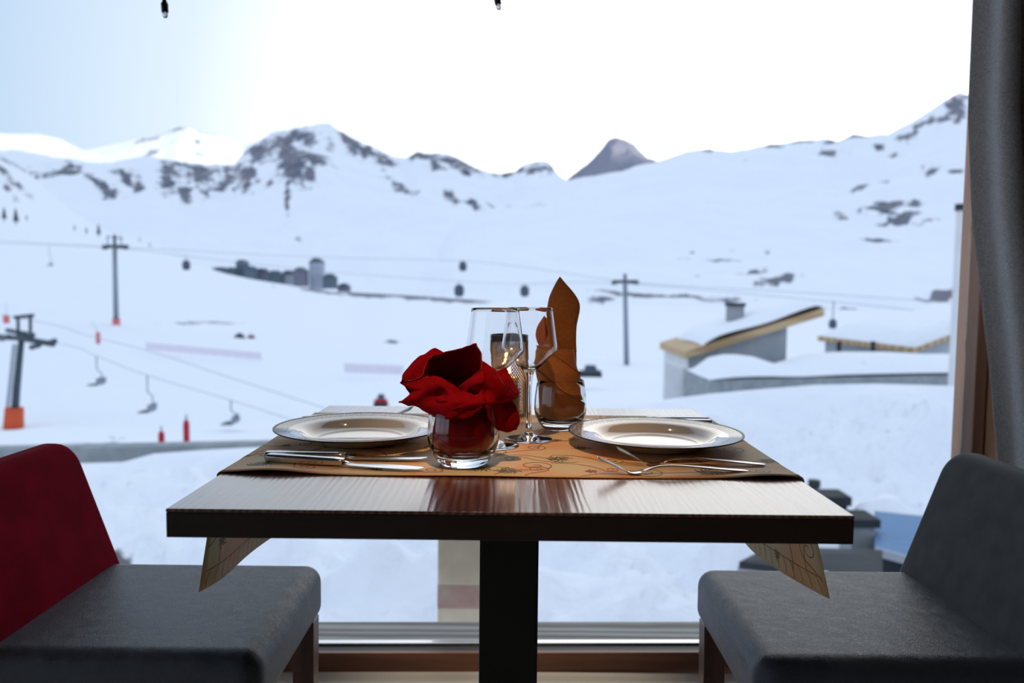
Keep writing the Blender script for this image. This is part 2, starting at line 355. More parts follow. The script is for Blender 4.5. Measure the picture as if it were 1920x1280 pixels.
terrain('rocky_mountain', [(1300, [(-500, 600), (1300, 600)]), (1700, [(-500, 520), (400, 535), (900, 560), (1300, 570)]), (3000, [(-500, 395), (0, 390), (250, 400), (450, 400), (600, 395), (750, 410), (950, 410), (1060, 400), (1300, 440)]),
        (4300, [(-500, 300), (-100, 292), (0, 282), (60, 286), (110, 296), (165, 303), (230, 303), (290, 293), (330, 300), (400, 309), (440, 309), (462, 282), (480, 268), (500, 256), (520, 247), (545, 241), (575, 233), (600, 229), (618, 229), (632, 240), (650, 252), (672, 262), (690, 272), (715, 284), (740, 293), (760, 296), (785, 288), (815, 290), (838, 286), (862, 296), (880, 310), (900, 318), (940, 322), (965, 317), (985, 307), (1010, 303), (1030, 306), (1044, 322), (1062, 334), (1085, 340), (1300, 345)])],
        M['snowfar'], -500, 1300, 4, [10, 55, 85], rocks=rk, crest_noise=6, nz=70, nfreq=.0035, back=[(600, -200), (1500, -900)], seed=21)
# right hand slope
rr = [(1792, 200, 26, 20, -40, .95), (1768, 222, 22, 8, -35, .9), (1800, 215, 8, 22, 20, 1), (1725, 240, 22, 7, -35, .9), (1745, 232, 12, 8, -30, .9), (1692, 258, 18, 8, -10, 1.05), (1715, 248, 8, 10, 0, .9), (1552, 288, 15, 9, -25, 1.0), (1585, 296, 8, 4, 0, .6), (1648, 278, 10, 7, -20, 1.05), (1675, 289, 11, 6, -10, 1.05),
      (1745, 322, 9, 13, 10, 1.15), (1735, 312, 26, 4, -30, .8), (1795, 319, 15, 4, 0, 1.15), (1612, 355, 16, 6, -20, .95), (1660, 336, 8, 4, 0, .8), (1665, 385, 36, 7, -8, 1.1), (1650, 398, 28, 8, 0, 1.05), (1682, 412, 34, 6, -12, 1.1), (1715, 378, 20, 4, -5, 1), (1705, 400, 22, 4, -20, .9), (1578, 408, 18, 5, 20, .85), (1612, 402, 7, 5, 0, .85), (1740, 414, 22, 4, -10, .85),
      (1648, 458, 34, 3, 0, 1.0), (1372, 517, 60, 4, 0, 1.5), (1455, 540, 34, 5, 0, 1.25), (1340, 492, 60, 2, 0, .8), (1770, 553, 34, 9, -12, 1.2), (1745, 562, 30, 4, 0, 1.0), (1332, 280, 24, 5, -3, 1.0), (1450, 274, 20, 4, 0, .85), (1500, 266, 30, 4, -5, .9), (1560, 266, 18, 4, 0, .85), (1610, 256, 20, 5, 0, .8), (1400, 300, 16, 3, 0, .5), (1270, 287, 12, 3, 0, .6),
      (1230, 557, 130, 3, 2, .95), (1385, 568, 70, 3.5, 2, 1.1), (1130, 569, 26, 4, 0, 1.1), (1590, 582, 42, 6, 5, 1.6), (1297, 476, 5, 4, 0, .8), (1440, 473, 6, 4, 0, .7), (1020, 378, 60, 3, -8, .5)]
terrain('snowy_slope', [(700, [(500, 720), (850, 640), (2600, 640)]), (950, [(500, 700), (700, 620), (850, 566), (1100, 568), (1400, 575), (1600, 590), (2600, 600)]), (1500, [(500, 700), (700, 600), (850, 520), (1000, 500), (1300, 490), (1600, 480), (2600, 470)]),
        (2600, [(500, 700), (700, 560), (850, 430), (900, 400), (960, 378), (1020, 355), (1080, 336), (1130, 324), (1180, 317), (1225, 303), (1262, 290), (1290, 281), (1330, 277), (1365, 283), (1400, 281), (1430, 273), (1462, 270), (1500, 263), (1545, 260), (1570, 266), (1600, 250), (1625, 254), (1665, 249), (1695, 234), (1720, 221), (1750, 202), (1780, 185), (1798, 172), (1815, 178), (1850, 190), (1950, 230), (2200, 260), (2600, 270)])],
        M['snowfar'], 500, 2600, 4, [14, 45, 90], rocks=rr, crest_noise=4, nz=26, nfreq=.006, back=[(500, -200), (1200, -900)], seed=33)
# valley floor with the left hand hill whose crest hides the village foot
rl = [(8, 322, 30, 5, 45, 1), (30, 345, 20, 4, 45, .9), (12, 350, 10, 6, 50, 1.05), (50, 310, 26, 5, 45, .8), (28, 372, 7, 5, 0, .8), (58, 368, 9, 4, 20, .8), (10, 300, 16, 4, 45, .9), (45, 295, 14, 3, 45, .7),
      (690, 552, 44, 4, 4, 1.5), (770, 556, 50, 4.5, 5, 1.5), (850, 562, 55, 4, 3, 1.5), (600, 546, 50, 3, 9, 1.0), (390, 605, 60, 2.5, 0, .9), (350, 606, 20, 3, 0, 1), (205, 826, 46, 10, 0, 1.0), (735, 640, 14, 4, 0, 1.1)]
terrain('snowfield', [(17, [(-900, 1000), (2600, 960)]), (30, [(-900, 840), (0, 838), (60, 828), (200, 832), (500, 850), (1200, 800), (2600, 800)]), (80, [(-900, 800), (0, 806), (150, 800), (300, 800), (500, 790), (960, 752), (1300, 742), (2600, 740)]),
        (180, [(-900, 600), (0, 600), (215, 611), (400, 640), (700, 668), (1170, 683), (1500, 680), (2600, 680)]), (420, [(-900, 440), (0, 482), (215, 512), (400, 545), (650, 590), (1100, 618), (2600, 640)]),
        (900, [(-900, 120), (-200, 210), (0, 290), (40, 325), (80, 362), (130, 398), (180, 426), (240, 446), (300, 470), (360, 493), (420, 512), (470, 523), (520, 531), (580, 540), (640, 547), (720, 551), (820, 557), (900, 563), (1000, 571), (1200, 572), (1400, 576), (2600, 600)])],
        M['snowmid'], -900, 2600, 8, [10, 14, 20, 26, 34], rocks=rl, nz=.9, nfreq=.06, back=[(40, -8), (120, -60)], seed=44)
# snow covered terrace and banks right outside
rs = [(225, 1061, 44, 9, 0, 1.3), (1480, 1045, 90, 22, 10, 1.1), (800, 1036, 40, 8, -20, .9), (1600, 940, 24, 4, 0, .9)]
terrain('snowfield', [(4.2, [(-900, 1420), (2700, 1420)]), (6, [(-900, 1180), (1200, 1185), (2700, 1170)]), (8.5, [(-900, 1075), (300, 1060), (800, 1035), (1300, 1075), (1600, 1100), (2700, 1100)]),
        (12, [(-900, 930), (200, 935), (800, 920), (1200, 880), (1500, 915), (2700, 920)]), (15.5, [(-900, 900), (0, 877), (160, 868), (230, 866), (290, 850), (400, 842), (500, 837), (620, 828), (900, 800), (1130, 768), (1244, 749), (1330, 738), (1407, 731), (1527, 721), (1642, 719), (1793, 723), (2700, 760)])],
        M['snow'], -900, 2700, 10, [10, 14, 18, 26], rocks=rs, nz=.8, nfreq=.8, back=[(1.2, -.5), (2, -3)], seed=55)
# unseen ridge added behind the camera; it keeps the low sun off the valley floor
xs = np.linspace(-30000, 30000, 140)
rows_ = []
for k, (dy, hz) in enumerate([(0, -300), (1200, 500), (2600, 1300), (3400, 1900), (4200, 1200), (6000, -300)]):
    nz_ = fbm(xs / 1500., xs * 0 + k, 77, 4) * 160 if 0 < k < 5 else xs * 0
    rows_.append([(float(x), -6000. - dy, float(hz + n)) for x, n in zip(xs, nz_)])
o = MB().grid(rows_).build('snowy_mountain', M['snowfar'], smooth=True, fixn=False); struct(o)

# ------------------------------------------------------------------ the room
WY = 2.030                                        # inner face of the window, turned a touch about the middle
WR = Matrix.Translation((0, WY, 0)) @ Matrix.Rotation(math.radians(1.5), 4, 'Z')
def wb(a, b): return MB().box(a, b, WR)
struct(MB().box((-4, -3.6, -.12), (3.4, 1.9948, 0)).build('floor', M['floor']))
struct(MB().box((-4, -3.6, 2.55), (3.4, 2.2, 2.7)).build('ceiling', M['ceil']))
struct(MB().box((-4, -3.75, 0), (3.4, -3.6, 2.55)).build('wall_back', M['wall']))
wl_m = MB(); wl_m.box((-4.15, -3.75, 0), (-4, 2.2, .25)); wl_m.box((-4.15, -3.75, 2.3), (-4, 2.2, 2.55)); wl_m.box((-4.15, -3.75, .25), (-4, -3.0, 2.3)); wl_m.box((-4.15, 1.8, .25), (-4, 2.2, 2.3))
struct(wl_m.build('wall_left', M['wall']))
w2 = bpy.data.objects.new('added_side_window', None); COL.objects.link(w2); struct(w2)  # window added out of view to bring daylight in from the left
MB().box((-4.08, -3.0, .25), (-4.075, 1.8, 2.3)).build('glass_pane', M['pane'], w2)
for y in (-3.0, -1.42, .16, 1.74): MB().box((-4.12, y, .25), (-4.03, y + .06, 2.3)).build('frame_upright', M['frame'], w2, bevel=.003, bseg=2)
for z in (.25, 2.24): MB().box((-4.121, -3.0, z), (-4.029, 1.8, z + .06)).build('frame_rail', M['frame'], w2, bevel=.003, bseg=2)
struct(MB().box((3.4, -3.75, 0), (3.55, 2.2, 2.55)).build('wall_right', M['wall']))
win = bpy.data.objects.new('window_1', None); COL.objects.link(win); struct(win)
def wp(name, a, b, m_, bev=.003): return wb(a, b).build(name, m_, win, bevel=bev, bseg=2)
XR = 1.223
wp('threshold_rail', (-3.2, -.035, -.02), (XR, -.016, .050), M['rail'])
wp('rubber_seal', (-3.2, -.0159, .0), (XR, .018, .047), M['seal'], .001)
wp('metal_strip', (-3.2, .0181, .0), (XR, .042, .052), M['alu'], .002)
wp('glass_pane', (-3.2, .028, .0525), (XR, .032, 2.2), M['pane'], 0)
wp('frame_head', (-3.2, -.035, 2.2), (XR + .03, .06, 2.3), M['frame'])
wp('frame_upright', (XR, -.02, -.02), (XR + .030, .075, 2.2), M['frame'])
wp('frame_upright', (-3.26, -.02, -.02), (-3.2, .075, 2.2), M['frame'])
wp('shadow_gap', (XR + .0301, .01, -.02), (XR + .0355, .07, 2.3), M['seal'], 0)
struct(wb((-4.1, -.03, 2.3), (3.5, .12, 2.6)).build('wall_front', M['wall']))
struct(wb((XR + .036, -.105, -.03), (3.5, .07, 2.3)).build('trim_1', M['board'], bevel=.003, bseg=2))
struct(wb((-4.1, -.03, -.05), (-3.262, .07, 2.3)).build('trim_2', M['board'], bevel=.003, bseg=2))
# outside ledge of weathered boards
struct(wb((-3.6, .044, -.08), (2.6, .098, .048)).build('exterior_sill', M['deck'], bevel=.004))
struct(wb((-3.6, .102, -.10), (2.6, .178, .044)).build('exterior_sill', M['deck'], bevel=.006))

# concrete post beyond the ledge
p = at(820, 1153, 2.62); q = at(925, 1153, 2.62)
pr = thing('concrete_post', ((p.x + q.x) / 2, 2.71, -.9), 'weathered beige concrete post outside the window, seen left of the table leg', 'post')
hw = (q.x - p.x) / 2
MB().box((-hw, -.09, 0), (hw, .09, 1.22)).build('shaft', M['stonepost'], pr, bevel=.008, bseg=2)
MB().box((-hw - .001, -.091, .80), (hw + .001, .0905, .895)).build('reflection_band', M['redreflect'], pr, bevel=.008, bseg=2)  # reddish reflection at the post's foot, painted on as colour
MB().box((-hw - .02, -.1, 1.2201), (hw + .02, .1, 1.25)).build('cap', M['concrete'], pr, bevel=.006, bseg=2)

# ceiling spotlights of the room; the one by the window is added to brighten the floor
for i, (x, y) in enumerate([(-.04, .45), (0, 1.93), (-1.6, -1.9), (1.5, -1.9)]):
    t = thing('ceiling_spotlight', (x, y, 2.55), ['round ceiling spotlight aimed at the middle of the table', 'round ceiling spotlight added beside the window to brighten the floor', 'round ceiling spotlight at the back left of the room', 'round ceiling spotlight at the back right of the room'][i], 'light', 'ceiling spotlights')
    MB().lathe([(.03, -.012), (.045, -.012), (.045, 0), (.03, 0)], closed=True, n=32).build('trim_ring', M['alu'], t, smooth=False)
    MB().lathe([(.001, -.006), (.029, -.006)], n=24).build('bulb_face', M['lamp'], t)
    ld = bpy.data.lights.new('spot_glow', 'SPOT'); lo = bpy.data.objects.new('spot_glow', ld); COL.objects.link(lo); lo.parent = t
    ld.energy = (62, 60, 8, 8)[i]; ld.color = (1, .62, .36) if i != 1 else (1, .86, .70); ld.spot_size = math.radians((23, 24, 110, 110)[i]); ld.spot_blend = 1; ld.shadow_soft_size = .03; lo.location = (0, 0, -.02)
    if i == 0: lo.rotation_euler = (Vector((0, 1.22, .80)) - Vector((x, y, 2.53))).to_track_quat('-Z', 'Y').to_euler()

# ------------------------------------------------------------------ table
TZ = .75; TX = .40; TY0 = .887; TY1 = 1.692
tb = thing('dining_table', (0, (TY0 + TY1) / 2, 0), 'square reddish brown wooden table on one black pedestal, laid for two', 'table')
TYc = (TY0 + TY1) / 2
hy = (TY1 - TY0) / 2
MB().box((-TX, -hy, TZ - .004), (TX, hy, TZ)).build('tabletop', M['table'], tb, bevel=.0015, bseg=2)
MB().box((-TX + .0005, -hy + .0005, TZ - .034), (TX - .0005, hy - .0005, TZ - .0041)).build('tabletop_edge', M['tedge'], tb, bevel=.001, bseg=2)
MB().box((-.049, -.049, .0121), (.047, .047, TZ - .0405)).build('pedestal', M['black'], tb, bevel=.003)
MB().box((-.13, -.13, TZ - .040), (.13, .13, TZ - .0345)).build('mounting_plate', M['black'], tb)
MB().box((-.22, -.22, .0), (.22, .22, .012)).build('base_plate', M['black'], tb, bevel=.004)

# table runner with woven scrolls, hanging over both sides
def run_pt(u, w, off=0.0):
    """u along the table width (0 = middle), w across from front to back 0..1, off = above (+) / below (-) the cloth"""
    y0, y1 = 1.052, 1.585; r = .006; a = abs(u); s = 1 if u >= 0 else -1; L0 = TX + .0005
    y = y0 + (y1 - y0) * w
    yy = y + .010 * (u / .4) ** 2 * (1 - w) * (1 if a < .4 else 1)
    lift = .0052 * math.exp(-((u + .33) / .055) ** 2 - (w / .09) ** 2) + .0045 * math.exp(-((u - .36) / .05) ** 2 - (w / .08) ** 2) + .0016 * math.exp(-((u + .05) / .1) ** 2 - (w / .06) ** 2)
    z = TZ + .0012
    if a <= L0: P = Vector((u, yy, z + lift)); n = Vector((0, 0, 1))
    elif a <= L0 + r * PI / 2:
        t = (a - L0) / r; P = Vector((s * (L0 + r * math.sin(t)), yy, z - r + r * math.cos(t) + lift * math.cos(t))); n = Vector((s * math.sin(t), 0, math.cos(t)))
    else:
        t = a - L0 - r * PI / 2
        wav = .008 * math.sin(w * 9 + 1.0 * s) * t / .17 + .034 * t / .17 * (1 - w) ** 8
        P = Vector((s * (L0 + r + .03 * t + wav), yy, z - r - t * .992)); n = Vector((s, 0, .08)).normalized()
    return P + n * off
OU = .40 + .0094 + .170
us = sorted(set(list(np.linspace(-OU, -.41, 26)) + list(np.linspace(-.41, -.398, 9)) + list(np.linspace(-.398, .398, 110)) + list(np.linspace(.398, .41, 9)) + list(np.linspace(.41, OU, 26))))
mb = MB(); mb.grid([[run_pt(u, w) for u in us] for w in np.linspace(0, 1, 46)])
mb2 = mb
ro = Vector((0, 1.32, TZ))
runner = mb.build('table_runner', M['cloth'], smooth=True, solid=.0009, origin=ro)
tag(runner, 'golden orange damask runner across the table, corners hanging over both sides', 'table runner')
def ribbon(mb, pts, width, offs=(.0008, -.0008)):
    for off in offs:
        A = []; Bq = []
        for i, (u, w) in enumerate(pts):
            u0, w0 = pts[max(i - 1, 0)]; u1, w1 = pts[min(i + 1, len(pts) - 1)]
            du, dw = u1 - u0, (w1 - w0) * .53; l = math.hypot(du, dw) or 1; nu, nw = -dw / l * width / 2, du / l * width / 2 / .53
            A.append(run_pt(u + nu, w + nw, off)); Bq.append(run_pt(u - nu, w - nw, off))
        mb.grid([A, Bq])
def inside(u, w): return -OU + .004 < u < OU - .004 and .008 < w < .992
def scroll(mb, cu, cw, rad, turn, a0, width=.0017):
    pts = []
    n = 46
    for i in range(n):
        t = i / (n - 1); a = a0 + turn * t * 2 * PI * 1.6; r = rad * (.12 + .88 * t)
        pts.append((cu + r * math.cos(a), cw + r * math.sin(a) / .53))
    a = a0 + turn * 2 * PI * 1.6; u, w = pts[-1]; hd = a + turn * PI / 2
    for i in range(26):
        hd -= turn * .05; u += .0035 * math.cos(hd); w += .0035 * math.sin(hd) / .53; pts.append((u, w))
    seg = []
    for q in pts:
        if inside(*q): seg.append(q)
        else:
            if len(seg) > 3: ribbon(mb, seg, width)
            seg = []
    if len(seg) > 3: ribbon(mb, seg, width)
def blossom(mb, cu, cw, rad, n=9, a0=0, width=.0019):
    for k in range(n):
        a = a0 + 2 * PI * k / n; rr = rad * rng.uniform(.6, 1); pts = []
        for i in range(7):
            t = i / 6; b = a + .35 * math.sin(t * PI); pts.append((cu + rr * (.15 + t * .85) * math.cos(b), cw + rr * (.15 + t * .85) * math.sin(b) / .53))
        if all(inside(*q) for q in pts): ribbon(mb, pts, width * (1.4 if k % 2 else .9))
sc = MB(); gr = MB()
k = 0
for iu in range(14):
    for iw in range(7):
        u = -.52 + iu * .08 + (iw % 2) * .035 + rng.uniform(-.012, .012); w = .07 + iw * .145 + rng.uniform(-.02, .02)
        k += 1
        if k % 4 == 3: blossom(gr, u, w, rng.uniform(.016, .024), 13, rng.uniform(0, 6))
        elif k % 4 == 1: blossom(sc, u, w, rng.uniform(.010, .016), 9, rng.uniform(0, 6)); scroll(sc, u + .03, w + .02, .012, -1, rng.uniform(0, 6))
        else: scroll(sc, u, w, rng.uniform(.013, .026), 1 if k % 2 else -1, rng.uniform(0, 6))
scroll(sc, .035, .13, .028, -1, 2.2); scroll(sc, -.02, .3, .022, 1, 1.2); blossom(gr, -.004, .062, .024, 17, .4, .0018)
for s_ in (-1, 1):                                       # darker veined band that runs round the hanging ends
    for wv in (.075, .925): ribbon(sc, [(s_ * (.405 + i * .0062), wv) for i in range(25)], .0014)
    ribbon(sc, [(s_ * (OU - .028), .012 + i * .0325) for i in range(31)], .0014)
    for i in range(26):
        w_ = .02 + i * .038; pts = [(s_ * (OU - .004 - .024 * t), w_ + .018 * t * t) for t in (0, .25, .5, .75, 1)]
        if w_ < .95: ribbon(sc, pts, .0011)
sc.mi = 1; sc.add(gr.v, gr.f)
e1 = sc.build('woven_pattern', [M['thread'], M['threadgreen']], runner, smooth=True, origin=ro, fixn=False)
tag(e1, 'russet woven scrolls and olive blossoms')
CZ = TZ + .0018                                        # top of the cloth

# ------------------------------------------------------------------ plates
def plate(loc, rad, label):
    t = thing('dinner_plate', loc, label, 'plate', 'dinner plates'); r = rad / .1425
    top = [(.001, .0045), (.070, .0045), (.082, .006), (.090, .011), (.0985, .0175), (.106, .0195), (.118, .0207)]
    out = [(.139, .0232), (.1420, .0243)]
    bot = [(.1422, .0225), (.118, .0170), (.104, .0125), (.090, .0045), (.078, .0008), (.072, .0), (.069, .0015), (.001, .0018)]
    f = lambda L_: [(a * r, b * r) for a, b in L_]
    MB().lathe(f(top), n=96).build('well', M['porc'], t, smooth=True)
    MB().lathe(f([(.118, .0207), (.128, .0219), (.1385, .0231)]), n=96).build('decorated_rim', M['rimdec'], t, smooth=True)
    MB().lathe(f([(.1385, .0231), (.1405, .0239), (.1425, .0240), (.1424, .0226), (.1405, .0217)]), n=96).build('edge_line', M['lanterndark'], t, smooth=True)
    MB().lathe(f([(.1405, .0217)] + bot[1:]), n=96).build('underside', M['porc'], t, smooth=True)
    return t
plate((-.254, 1.302, CZ), .1425, 'white plate on the left of the table, with lace-printed rim, behind two knives')
plate((.239, 1.282, CZ), .1435, 'white plate on the right of the table, behind two forks')

# ------------------------------------------------------------------ cutlery
def ribbon3(mb, pts, widths, th):
    """flat bar along pts (x, z), width across y, thickness th"""
    rows = []
    for (x, z), w, h in zip(pts, widths, th if isinstance(th, list) else [th] * len(pts)):
        rows.append([Vector((x, -w / 2, z)), Vector((x, -w * .3, z + h * .5)), Vector((x, w * .3, z + h * .5)), Vector((x, w / 2, z)), Vector((x, w * .3, z - h * .5)), Vector((x, -w * .3, z - h * .5))])
    mb.grid(rows, closed=True); o = len(mb.v); n = 6
    mb.f += [tuple(range(o - n, o)), tuple(range(o - n * len(rows), o - n * len(rows) + n))[::-1]]; mb.m += [0, 0]
def make_fork(loc, rz, tilt, label, group=None):
    t = thing('table_fork', loc, label, 'fork', group); t.rotation_euler = (0, 0, rz)
    mb = MB()   # handle end at +x, tines at -x
    pts = [(.112, .0012), (.106, .0018), (.09, .0030), (.06, .0060), (.03, .0088), (.005, .0105), (-.018, .0105), (-.034, .0065), (-.044, .0030)]
    wd = [.009, .017, .0205, .0170, .011, .0072, .0060, .0080, .016]
    ribbon3(mb, pts, wd, [.002, .003, .0032, .003, .003, .0032, .0032, .003, .0026])
    mb.build('handle', M['steel'], t, smooth=True, sub=2)
    mb = MB(); ribbon3(mb, [(-.0435, .0030), (-.052, .0016), (-.060, .0022), (-.066, .0045)], [.0155, .0225, .025, .0245], .0022)
    mb.build('neck_plate', M['steel'], t, smooth=True, sub=1)
    for i in range(4):
        mb = MB(); y = -.0105 + i * .007
        ribbon3(mb, [(-.0655, .0043), (-.078, .0100), (-.092, .0172), (-.104, .0222), (-.108, .0238)], [.0048, .0042, .0036, .0026, .0010], .0018)
        o = mb.build('tine', M['steel'], t, smooth=True, sub=1); o.location = (0, y, 0)
    return t
def make_knife(loc, rz, label, group=None):
    t = thing('table_knife', loc, label, 'knife', group); t.rotation_euler = (0, 0, rz)
    h = MB(); rows = []     # handle end at -x
    for x, w, th in [(-.120, .012, .008), (-.1185, .0195, .0115), (-.100, .0215, .0122), (-.05, .0200, .0120), (-.012, .017, .0108), (-.0015, .0150, .0095), (0, .013, .0085)]:
        rows.append([Vector((x, a * w / 2, .0063 + b * th / 2)) for a, b in ((-1, -.6), (-1, .6), (-.7, 1), (.7, 1), (1, .6), (1, -.6), (.7, -1), (-.7, -1))])
    h.grid(rows, closed=True); h.f += [tuple(range(8))[::-1], tuple(range(len(h.v) - 8, len(h.v)))]; h.m += [0, 0]
    h.build('handle', M['steel'], t, smooth=False, bevel=.0008, bseg=3)
    b = MB(); rows = []
    for x, y0, y1, th in [(0.0003, -.005, .005, .0060), (.006, -.0055, .005, .0030), (.014, -.0100, .006, .0022), (.05, -.0125, .007, .0018), (.095, -.0120, .0075, .0015), (.112, -.008, .0065, .0012), (.120, .000, .004, .0008)]:
        rows.append([Vector((x, y0, .0042)), Vector((x, (y0 + y1) / 2, .0042 + th / 2)), Vector((x, y1, .0042 + th / 2)), Vector((x, y1, .0042 - th / 2)), Vector((x, (y0 + y1) / 2, .0042 - th / 2))])
    b.grid(rows, closed=True); b.f += [tuple(range(5))[::-1], tuple(range(len(b.v) - 5, len(b.v)))]; b.m += [0, 0]
    b.build('blade', M['steel'], t, smooth=False, bevel=.0003, bseg=2)
    return t
p1 = on(645, 868, CZ + .005); q1 = on(815, 880, CZ + .004); a1 = math.atan2(q1.y - p1.y, q1.x - p1.x)
make_knife((p1.x, p1.y, CZ + .0006), a1, 'front table knife lying nearest the camera before the left plate, thick square handle at left', 'knives before the left plate')
p2 = on(640, 862, CZ + .005)
make_knife((p2.x + .003, p2.y + .021, CZ + .0006), .012, 'second table knife behind the nearest one, blade reaching behind the red napkin glass', 'knives before the left plate')
p3 = on(1405, 886, CZ); q3 = on(1190, 890, CZ); a3 = math.atan2(p3.y - q3.y, p3.x - q3.x)
fx = lambda p, a: (p.x - .112 * math.cos(a), p.y - .112 * math.sin(a) + .004, CZ + .0006)
make_fork(fx(p3, a3), a3, 0, 'front table fork lying nearest the camera before the right plate', 'forks before the right plate')
p4 = on(1437, 874, CZ); make_fork((p4.x - .112, p4.y + .001, CZ + .0006), .02, 0, 'rear table fork between the nearest fork and the right plate', 'forks before the right plate')
p5 = on(775, 782, CZ)
for i in range(2):
    f = make_fork((p5.x - .105, 1.488 + i * .03, CZ + .0006), PI, 0, ['table fork on the far side of the left plate, tines by the red napkin', 'farthest table fork, nearest the window behind the left plate'][i], 'forks behind the left plate')
for i in range(2):
    make_knife((.262, 1.470 + i * .030, CZ + .0006), PI, ['table knife just behind the right plate, handle end showing at right', 'farthest table knife, nearest the window behind the right plate'][i], 'knives behind the right plate')

# ------------------------------------------------------------------ glasses
def wine_glass(loc, label):
    t = thing('wine_glass', loc, label, 'wine glass', 'wine glasses')
    foot = [(.0005, .0), (.0395, .0), (.0408, .0006), (.0405, .0014), (.033, .0028), (.018, .0052), (.009, .0085), (.0062, .014), (.0054, .019), (.0005, .019)]
    MB().lathe(foot, n=72, cap0=False).build('foot', M['glass'], t, smooth=True)
    stem = [(.0005, .0192), (.0054, .0192), (.0048, .028), (.0042, .050), (.0041, .075), (.0046, .095), (.0060, .108), (.0082, .1155), (.0005, .1155)]
    MB().lathe(stem, n=48).build('stem', M['glass'], t, smooth=True)
    outer = [(.0005, .1157), (.0084, .1157), (.0125, .1195), (.0240, .1300), (.0360, .1415), (.0435, .1490), (.0468, .1535), (.0475, .1575), (.0468, .1640), (.0445, .1800), (.0418, .2000), (.0394, .2180), (.0388, .2246)]
    inner = [(.0385, .2249), (.0382, .2246), (.0388, .2180), (.0408, .2000), (.0435, .1800), (.0457, .1640), (.0463, .1580), (.0455, .1546), (.0422, .1502), (.0345, .1428), (.0225, .1318), (.0115, .1222), (.0005, .1190)]
    MB().lathe(outer + inner, n=96).build('bowl', M['glass'], t, smooth=True)
    return t
a = on(926.5, 835, CZ); wine_glass((a.x, a.y, CZ + .0004), 'front wine glass, left of the pair, stem hidden behind the red napkin')
a = on(991, 823, CZ); wine_glass((a.x, a.y, CZ + .0004), 'rear wine glass, right of the pair, whole stem showing beside the amber napkin')
def tumbler(loc, k, label, mark):
    t = thing('tumbler', loc, label, 'glass', 'tumblers holding napkins')
    outer = [(.0005, .0), (.0290, .0), (.0320, .0012), (.0365, .0070), (.0425, .0165), (.0465, .0260), (.0482, .0360), (.0480, .0470), (.0468, .0620), (.0448, .0780), (.0428, .0900)]
    inner = [(.0422, .0906), (.0415, .0900), (.0434, .0780), (.0454, .0620), (.0465, .0470), (.0466, .0370), (.0448, .0290), (.0405, .0215), (.0320, .0160), (.0180, .0135), (.0005, .0128)]
    MB().lathe([(r * k, z * k) for r, z in outer + inner], n=96).build('glass_body', M['glass'], t, smooth=True)
    if mark is not None:
        a = math.radians(mark); c = Vector((math.cos(a), math.sin(a), 0)); s_ = Vector((-math.sin(a), math.cos(a), 0)); r = .0372 * k
        lg = MB(); lg.mi = 0
        def qd(x0, x1, z0, z1, e):
            o_ = .0012; pts = []
            for zz, xx in ((z0, x0), (z0, x1), (z1, x1), (z1, x0)):
                rr = (.0345 + zz * .62) * k + e; ang = a + xx / .036; pts.append(Vector((math.cos(ang) * rr, math.sin(ang) * rr, (zz + .0035) * k)))
            lg.add(pts, [(0, 1, 2, 3)])
        qd(-.0038, .0038, .0005, .0085, .0004); lg.mi = 1
        for x in (-.0022, -.0008, .0012): qd(x, x + .0008, .003, .006, .0006)
        tag(lg.build('maker_mark', [M['mark'], M['markw']], t, fixn=False), 'small square red mark near the base')
    return t
TA = on(868, 871.5, CZ); TA.y += .006; KA = 1.085
tumbler((TA.x, TA.y, CZ + .0004), KA, 'thick-based tumbler holding the crimson napkin, nearest the camera', -118)
TBp = on(1050, 803, CZ); KB = 1.0
tumbler((TBp.x, TBp.y, CZ + .0004), KB, 'thick-based tumbler holding the tall amber napkin', None)

# ------------------------------------------------------------------ candle lantern
LP = on(953, 778, CZ); LZ = CZ + .0004
lt = thing('candle_lantern', (LP.x, LP.y, LZ), 'perforated silver candle lantern glowing behind the wine glasses', 'lantern')
LR = .0375; LH = .163; nn_ = 44; nz_ = 40
mb = MB(); vs = []
for j in range(nz_ + 1):
    z = .006 + (LH - .018) * j / nz_
    for i in range(nn_):
        a = 2 * PI * (i + .5 * (j % 2)) / nn_; vs.append((LR * math.cos(a), LR * math.sin(a), z))
fs = []
for j in range(1, nz_):
    for i in range(nn_):
        if j % 2 == 1: l, r_ = i, (i + 1) % nn_; fs.append((j * nn_ + i, (j - 1) * nn_ + (i + 1) % nn_, j * nn_ + (i + 1) % nn_, (j + 1) * nn_ + (i + 1) % nn_))
        else: fs.append((j * nn_ + i, (j - 1) * nn_ + i, j * nn_ + (i + 1) % nn_, (j + 1) * nn_ + i))
mb.add(vs, fs); o = mb.build('pierced_shell', M['lanternmetal'], lt, fixn=False)
q = o.modifiers.new('pierce', 'WIREFRAME'); q.thickness = .0027; q.use_even_offset = False; q.use_replace = True
MB().lathe([(LR - .0012, LH - .013), (LR + .0010, LH - .013), (LR + .0010, LH), (LR - .0012, LH)], closed=True, n=64).build('rim_band', M['lanterndark'], lt, smooth=False)
MB().lathe([(LR - .0012, 0), (LR + .0010, 0), (LR + .0010, .008), (LR - .0012, .008)], closed=True, n=64).build('foot_band', M['lanternmetal'], lt)
MB().lathe([(.0005, .0015), (LR - .0014, .0015), (LR - .0014, .004), (.0005, .004)], n=48).build('floor_disc', M['lanternmetal'], lt)
MB().lathe([(.0005, .0045), (.024, .0045), (.024, .055), (.022, .056), (.0005, .056)], n=48).build('candle_stand', M['lanternmetal'], lt, smooth=False)
cn = thing('candle', (LP.x, LP.y, LZ + .0565), 'small lit wax candle burning inside the pierced silver lantern', 'candle')
MB().lathe([(.0005, 0), (.019, 0), (.0195, .001), (.0195, .020), (.0175, .0215), (.008, .0195), (.0005, .0190)], n=40).build('wax', M['wax'], cn, smooth=True)
